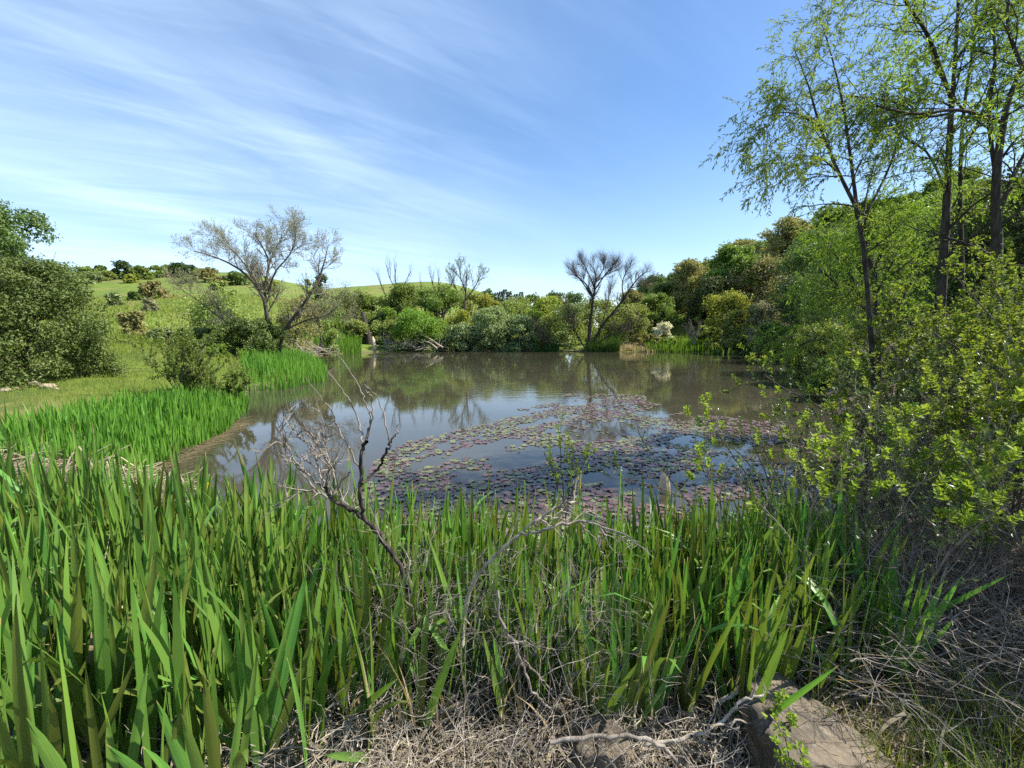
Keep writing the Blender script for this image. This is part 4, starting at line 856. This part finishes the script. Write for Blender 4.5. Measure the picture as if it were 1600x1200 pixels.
dead('dead_shrub', 'burnt-looking dead shrub with long bare shoots rising over the pond in the centre', [[(646, 1040), (640, 930), (610, 860), (575, 815), (548, 796), (518, 778), (506, 757)],
   [(572, 815), (562, 775), (564, 745), (566, 700), (572, 690)], [(566, 756), (590, 732), (604, 705), (611, 690)], [(518, 780), (500, 772), (470, 768), (445, 782)], [(545, 795), (530, 765), (548, 735)],
   [(571, 690), (578, 660), (575, 640), (562, 605), (524, 548)], [(568, 695), (560, 655), (540, 615), (512, 580)], [(564, 735), (532, 675), (502, 622), (477, 590)], [(572, 690), (581, 650), (580, 620), (570, 610)], [(609, 692), (602, 660), (590, 622), (570, 601)], [(611, 690), (620, 676), (622, 664)],
   [(506, 760), (497, 730), (488, 700), (468, 680), (438, 650)], [(508, 760), (515, 730), (508, 700), (512, 675)], [(505, 765), (480, 740), (455, 715), (430, 688)], [(520, 778), (522, 740), (500, 700), (492, 668)], [(500, 772), (470, 735), (445, 690), (436, 660)]],
   1.98, [(.0135, .0085), (.0095, .007), (.0075, .005), (.006, .003), (.006, .0035)] + [(.0046, .0016)] * 6 + [(.0052, .0016)] * 5, 150, 'char', lv={0: (8, .22), 3: (6, .16), 11: (9, .15), 12: (8, .13), 13: (8, .13), 14: (7, .13), 15: (7, .12)})
dead('dead_branch', 'pale lichen-crusted forked branch among the middle irises', [[(722, 1010), (724, 960), (745, 900), (775, 868), (812, 835), (850, 805), (880, 788), (902, 785)], [(812, 835), (850, 828), (905, 815), (950, 826), (985, 840)], [(850, 806), (885, 812), (905, 800)], [(905, 816), (930, 845), (945, 870)]], 1.88, [(.011, .005), (.006, .003), (.0045, .002), (.004, .002)], 151, 'lichen', cat='branch', lv={0: (8, .14), 1: (9, .12)})
dead('dead_branch', 'thin grey S-shaped branch bending down to the litter', [[(778, 922), (782, 970), (806, 1005), (816, 1040), (838, 1085), (862, 1108)], [(816, 1030), (850, 1065), (868, 1082)]], 1.85, [(.0075, .006), (.0055, .003)], 152, 'twig', cat='branch')
dead('dead_branch', 'forked grey branch lying in front of the rock', [[(1010, 1165), (1080, 1150), (1128, 1125), (1160, 1095), (1192, 1085)], [(1110, 1138), (1150, 1128), (1195, 1128)], [(1080, 1150), (1110, 1170), (1130, 1195)]], 1.72, [(.009, .005), (.006, .003), (.006, .003)], 153, 'dead', cat='branch', lv={0: (6, .1)})
dead('dead_branch', 'curved stout grey stick at the bottom edge below the litter', [[(860, 1160), (940, 1150), (1010, 1155), (1050, 1180), (1075, 1215)]], 1.66, [(.010, .007)], 154, 'twig', cat='branch')
dead('dead_branch', 'pale stick leaning on the upper end of the rock', [[(1120, 1100), (1150, 1080), (1182, 1046)]], 1.98, [(.011, .009)], 155, 'dead', cat='branch')
# tangles of dead twigs and straw litter
g = np.random.default_rng(160)
def tangle(name, label, n, xr, yr, L, zr, seed, mat, r=.0022, ang=.5, keep=None, flat=.35):
    g = np.random.default_rng(seed); x = g.uniform(*xr, n); y = g.uniform(*yr, n)
    if keep is not None: k = keep(x, y, g); x, y = x[k], y[k]
    n = len(x); z = height(x, y) + g.uniform(*zr, n)
    d = np.column_stack([g.normal(0, 1, n), g.normal(0, .8, n), g.normal(flat, .45, n)]); mb = MB()
    P, Rd = grow(np.column_stack([x, y, z]), d, L * g.uniform(.4, 1.3, n), r * g.uniform(.6, 1.5, n), 7, .22, -.03, .35, g); P[..., 2] = np.maximum(P[..., 2], height(P[..., 0], P[..., 1]) + .004); tubes(mb, P, Rd, 3)
    s, d, rr, t = sprout(P, Rd, 3, .2, 1, .8, .3, g); P1, R1 = grow(s, d, L * .3 * g.uniform(.4, 1.3, len(s)), np.maximum(rr * .65, .0008), 4, .2, 0, .4, g); tubes(mb, P1, R1, 3)
    return tag(mb.build(name, M[mat]), label, 'dead twigs', kind='stuff')
tangle('dead_twigs', 'tangle of thin bleached twigs along the bottom of the picture', 1300, (-1.15, 1.0), (1.2, 1.85), .26, (.0, .16), 161, 'dead', .0019)
tangle('dead_twigs', 'thin grey twigs standing among the middle irises', 480, (-.8, .6), (1.75, 2.4), .38, (.1, .6), 162, 'twig', .0017, flat=1.2)
tangle('dead_twigs', 'dark grey twig thicket under the near leafy shrub', 1100, (1.45, 4.2), (1.7, 3.1), .5, (.02, .5), 163, 'twig_mid', .0025, flat=.15, keep=lambda x, y, g: (y > 1.75 + .25 * np.maximum(x - 2.1, 0)) | (g.random(len(x)) < .25))
def litter(name, label, n, xr, yr, seed, ln=.16, wd=.007, h=.07):
    g = np.random.default_rng(seed); x = g.uniform(*xr, n); y = g.uniform(*yr, n); z = height(x, y) + h * g.random(n) ** 2 + .004; a = g.uniform(0, 2 * PI, n); mb = MB()
    d = np.column_stack([np.cos(a), np.sin(a), g.normal(0, .22, n)]); P, _ = grow(np.column_stack([x, y, z]), d, ln * g.uniform(.4, 1.5, n), .001, 4, .16, 0, 1, g); P[..., 2] = np.maximum(P[..., 2], height(P[..., 0], P[..., 1]) + .003)
    sd = norm(np.cross(d, np.array([0, 0, 1.]) + g.normal(0, .5, (n, 3)))) * (wd * g.uniform(.4, 1.3, n) * .5)[:, None]; V = np.stack([P - sd[:, None], P + sd[:, None]], 2).reshape(-1, 3)
    k = np.arange(n)[:, None] * 10 + np.arange(4)[None] * 2; mb.add(V, np.stack([k, k + 1, k + 3, k + 2], -1).reshape(-1, 4)); return tag(mb.build(name, M['straw']), label, 'litter', kind='stuff')
litter('straw_litter', 'mat of dry straw and dead iris leaves on the near bank', 9000, (-1.6, 1.75), (1.2, 2.6), 170)
litter('straw_litter', 'broad withered iris leaves lying over the straw', 420, (-1.5, 1.7), (1.2, 2.4), 174, .26, .013, .10)
litter('straw_litter', 'dry leaf litter under the right-hand shrubs', 3500, (1.5, 4.5), (1.5, 3.4), 171, .10, .006, .04)
litter('straw_litter', 'dead straw clumps at the foot of the left iris belt', 3200, (-7.6, -4.2), (4.3, 6.0), 172, .35, .014, .22)
g = np.random.default_rng(173); mb = MB(); n = 900; tt = g.random(n); a_ = np.array(on_z(200, 748)[:2]); b_ = np.array(on_z(360, 655)[:2])
q = a_ + (b_ - a_) * tt[:, None] + g.normal(0, .14, (n, 2)) + np.array([.38, -.12]) * (1 - tt[:, None] * .5); P, Rd = grow(np.column_stack([q, np.full(n, .008)]), np.column_stack([g.normal(0, 1, n), g.normal(0, .6, n), 0 * tt]), .35, .004, 4, .2, 0, .5, g); P[..., 2] = .006; tubes(mb, P, Rd, 3)
tag(mb.build('floating_debris', M['debris']), 'brown floating plant debris along the left iris shore', 'debris', kind='stuff')
# dry hanging iris leaves among the green ones
mb = MB(); n = 900; q = fill([(-3.6, 1.6), (-1.2, 1.6), (1.9, 2.1), (2.2, 2.9), (-1, 3.1), (-3.6, 3.6)], n, g); blades(mb, q, g.uniform(.25, .6, n), g.uniform(.008, .018, n), np.abs(g.normal(.5, .4, n)), g, 5)
tag(mb.build('dry_iris_leaves', M['iris_dry']), 'withered tan iris leaves between the green clumps', 'dry leaves', kind='stuff')
# ------------------------------------------------------------------ rock, sprig on it, grass tufts
import bmesh
def rock(label, P8, seed, disp=.03):
    bm = bmesh.new(); [bm.verts.new(v) for v in P8]; bmesh.ops.convex_hull(bm, input=bm.verts)
    bmesh.ops.triangulate(bm, faces=bm.faces[:]); 
    for _ in range(4): bmesh.ops.subdivide_edges(bm, edges=bm.edges[:], cuts=1, use_grid_fill=True)
    for _ in range(2): bmesh.ops.smooth_vert(bm, verts=bm.verts[:], factor=.5, use_axis_x=True, use_axis_y=True, use_axis_z=True)
    from mathutils import noise
    for v in bm.verts:
        v.co += v.co.normalized() * ((noise.fractal(v.co * 6 + Vector((seed, 0, 0)), .7, 2.2, 5) + .8 * abs(noise.noise(v.co * 11 + Vector((0, seed, 0)))) + .5 * noise.noise(v.co * 30)) * disp)
    me = bpy.data.meshes.new('rock'); bm.to_mesh(me); bm.free(); me.polygons.foreach_set('use_smooth', np.ones(len(me.polygons), bool))
    return me
m, t, p = pbr('grey_brown_rock', (.2, .17, .13), .85, .25)
tcn = t.n.new('ShaderNodeTexCoord'); n1 = t.noise(tcn.outputs['Object'], 5, 8, .7); n2 = t.noise(tcn.outputs['Object'], 28, 6, .7)
c_ = t.mix(t.ramp(n1, .35, .65), (.070, .060, .048), (.20, .16, .11)); c_ = t.mix(t.ramp(n2, .55, .75), c_, (.27, .25, .22))
vo = t.n.new('ShaderNodeTexVoronoi'); vo.feature = 'DISTANCE_TO_EDGE'; vo.inputs['Scale'].default_value = 7; t.link(tcn.outputs['Object'], vo.inputs[0])
c_ = t.mix(t.ramp(vo.outputs[0], .0, .03, .7, 0.), c_, (.03, .025, .02)); n4 = t.noise(tcn.outputs['Object'], 13, 5, .6); c_ = t.mix(t.ramp(n4, .64, .70, 0., .5), c_, (.22, .22, .17))
t.link(c_, p.inputs['Base Color']); bp = t.n.new('ShaderNodeBump'); bp.inputs['Strength'].default_value = .7; bp.inputs['Distance'].default_value = .03; t.link(n2, bp.inputs['Height']); t.link(bp.outputs[0], p.inputs['Normal']); M['rock'] = m
rc = np.array([1.22, 1.72, .30])
top = [at(1168, 1058, 1.98), at(1215, 1052, 2.05), at(1290, 1105, 1.88), at(1400, 1200, 1.66), at(1230, 1190, 1.56), at(1175, 1095, 1.80)]
low = [q * [1, 1, 0] + [0, 0, .18] + (q - rc) * [.14, .14, 0] for q in top]
me = rock('r', [Vector(q - rc) for q in [*top, *low]], 3, .032); me.materials.append(M['rock'])
tag(obj('rock', me, None, rc), 'sloping grey-brown rock at the bottom right, dappled with twig shadow', 'rock')
rc2 = on_z(935, 1165, .27); me = rock('r', [Vector(v) for v in [(-.13, -.1, -.06), (.14, -.1, -.06), (.15, .1, -.06), (-.12, .12, -.06), (-.1, -.07, .05), (.11, -.08, .04), (.1, .08, .06), (-.08, .08, .05)]], 9, .03); me.materials.append(M['rock'])
tag(obj('rock', me, None, rc2), 'small flat grey rock half buried in the straw litter', 'rock')
gs = np.random.default_rng(180)
for lab, paths, Y in [('bright fleshy-leaved sprig growing in front of the rock', [[(1250, 1260), (1235, 1190), (1225, 1150), (1205, 1120)], [(1262, 1250), (1262, 1200), (1250, 1170)], [(1245, 1230), (1225, 1190), (1212, 1160)]], 1.5), ('few small yellow leaf tufts on top of the rock', [[(1205, 1125), (1215, 1100), (1222, 1085)], [(1232, 1150), (1240, 1130), (1238, 1120)]], 1.72)]:
    st_ = [np.array(pts(Y, *q)) for q in paths]; loc = st_[0][0]; tb, mb = MB(), MB(); P = np.stack([resample(s - loc, 9, .002, gs) for s in st_]); Rd = np.full(P.shape[:2], .0022); tubes(tb, P, Rd, 4)
    s, d, _, _ = sprout(P, Rd, 16, .1, 1, .9, .2, gs, .3); rosettes(mb, s + d * .012, d, gs, 4, .022, .012, 1)
    o = thing('leafy_sprig', lab, 'sprig', loc); tb.build('stems', M['twig_dark'], o); mb.build('foliage', M['rosette'], o)
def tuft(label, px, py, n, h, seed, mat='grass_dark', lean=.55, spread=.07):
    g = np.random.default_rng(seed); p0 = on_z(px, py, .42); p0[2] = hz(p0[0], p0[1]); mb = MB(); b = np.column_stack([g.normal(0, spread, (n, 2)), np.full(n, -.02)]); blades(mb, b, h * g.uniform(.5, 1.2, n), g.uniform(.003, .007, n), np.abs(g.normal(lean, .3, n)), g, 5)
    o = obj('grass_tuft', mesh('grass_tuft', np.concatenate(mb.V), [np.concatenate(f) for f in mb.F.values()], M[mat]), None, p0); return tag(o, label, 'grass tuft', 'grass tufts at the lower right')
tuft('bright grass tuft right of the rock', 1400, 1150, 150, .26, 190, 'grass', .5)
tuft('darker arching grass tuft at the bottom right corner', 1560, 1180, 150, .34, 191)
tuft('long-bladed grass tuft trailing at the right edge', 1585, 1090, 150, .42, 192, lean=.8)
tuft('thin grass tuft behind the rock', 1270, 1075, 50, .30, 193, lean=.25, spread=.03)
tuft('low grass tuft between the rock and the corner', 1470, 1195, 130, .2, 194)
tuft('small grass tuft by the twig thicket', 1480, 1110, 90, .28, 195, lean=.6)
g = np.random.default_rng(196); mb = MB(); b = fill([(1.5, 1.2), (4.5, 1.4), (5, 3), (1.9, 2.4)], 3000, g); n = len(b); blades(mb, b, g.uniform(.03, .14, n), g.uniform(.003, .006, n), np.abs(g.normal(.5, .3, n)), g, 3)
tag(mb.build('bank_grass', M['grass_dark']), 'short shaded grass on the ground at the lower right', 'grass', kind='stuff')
# one yellow iris bud
p0 = at(325, 765, 2.75); o = thing('iris_flower', 'single yellow iris bud on a tall stalk in the left bed', 'flower', p0); mb = MB(); tubes(mb, np.array([(0, 0, -.75), (0.01, 0, -.3), (0, 0, 0)]), np.array([.005, .004, .004]), 5); mb.build('stalk', M['reed'], o)
mb = MB(); leaves(mb, np.zeros((6, 3)), np.column_stack([np.cos(np.arange(6)) * .35, np.sin(np.arange(6)) * .35, np.ones(6)]), rand_unit(6, g), .05, .022); mb.build('petals', M.setdefault('petal', leaf_mat('yellow_petal', (.75, .55, .03), (.8, .62, .06), .3)), o)

# leaves, twigs and blossoms too small to pick apart singly stay joined inside their plant
for o in S.objects:
    if o.parent is not None and o.name.split('.')[0] in ('leaves', 'twigs', 'foliage', 'older_foliage', 'crown'): o['kind'] = 'stuff'
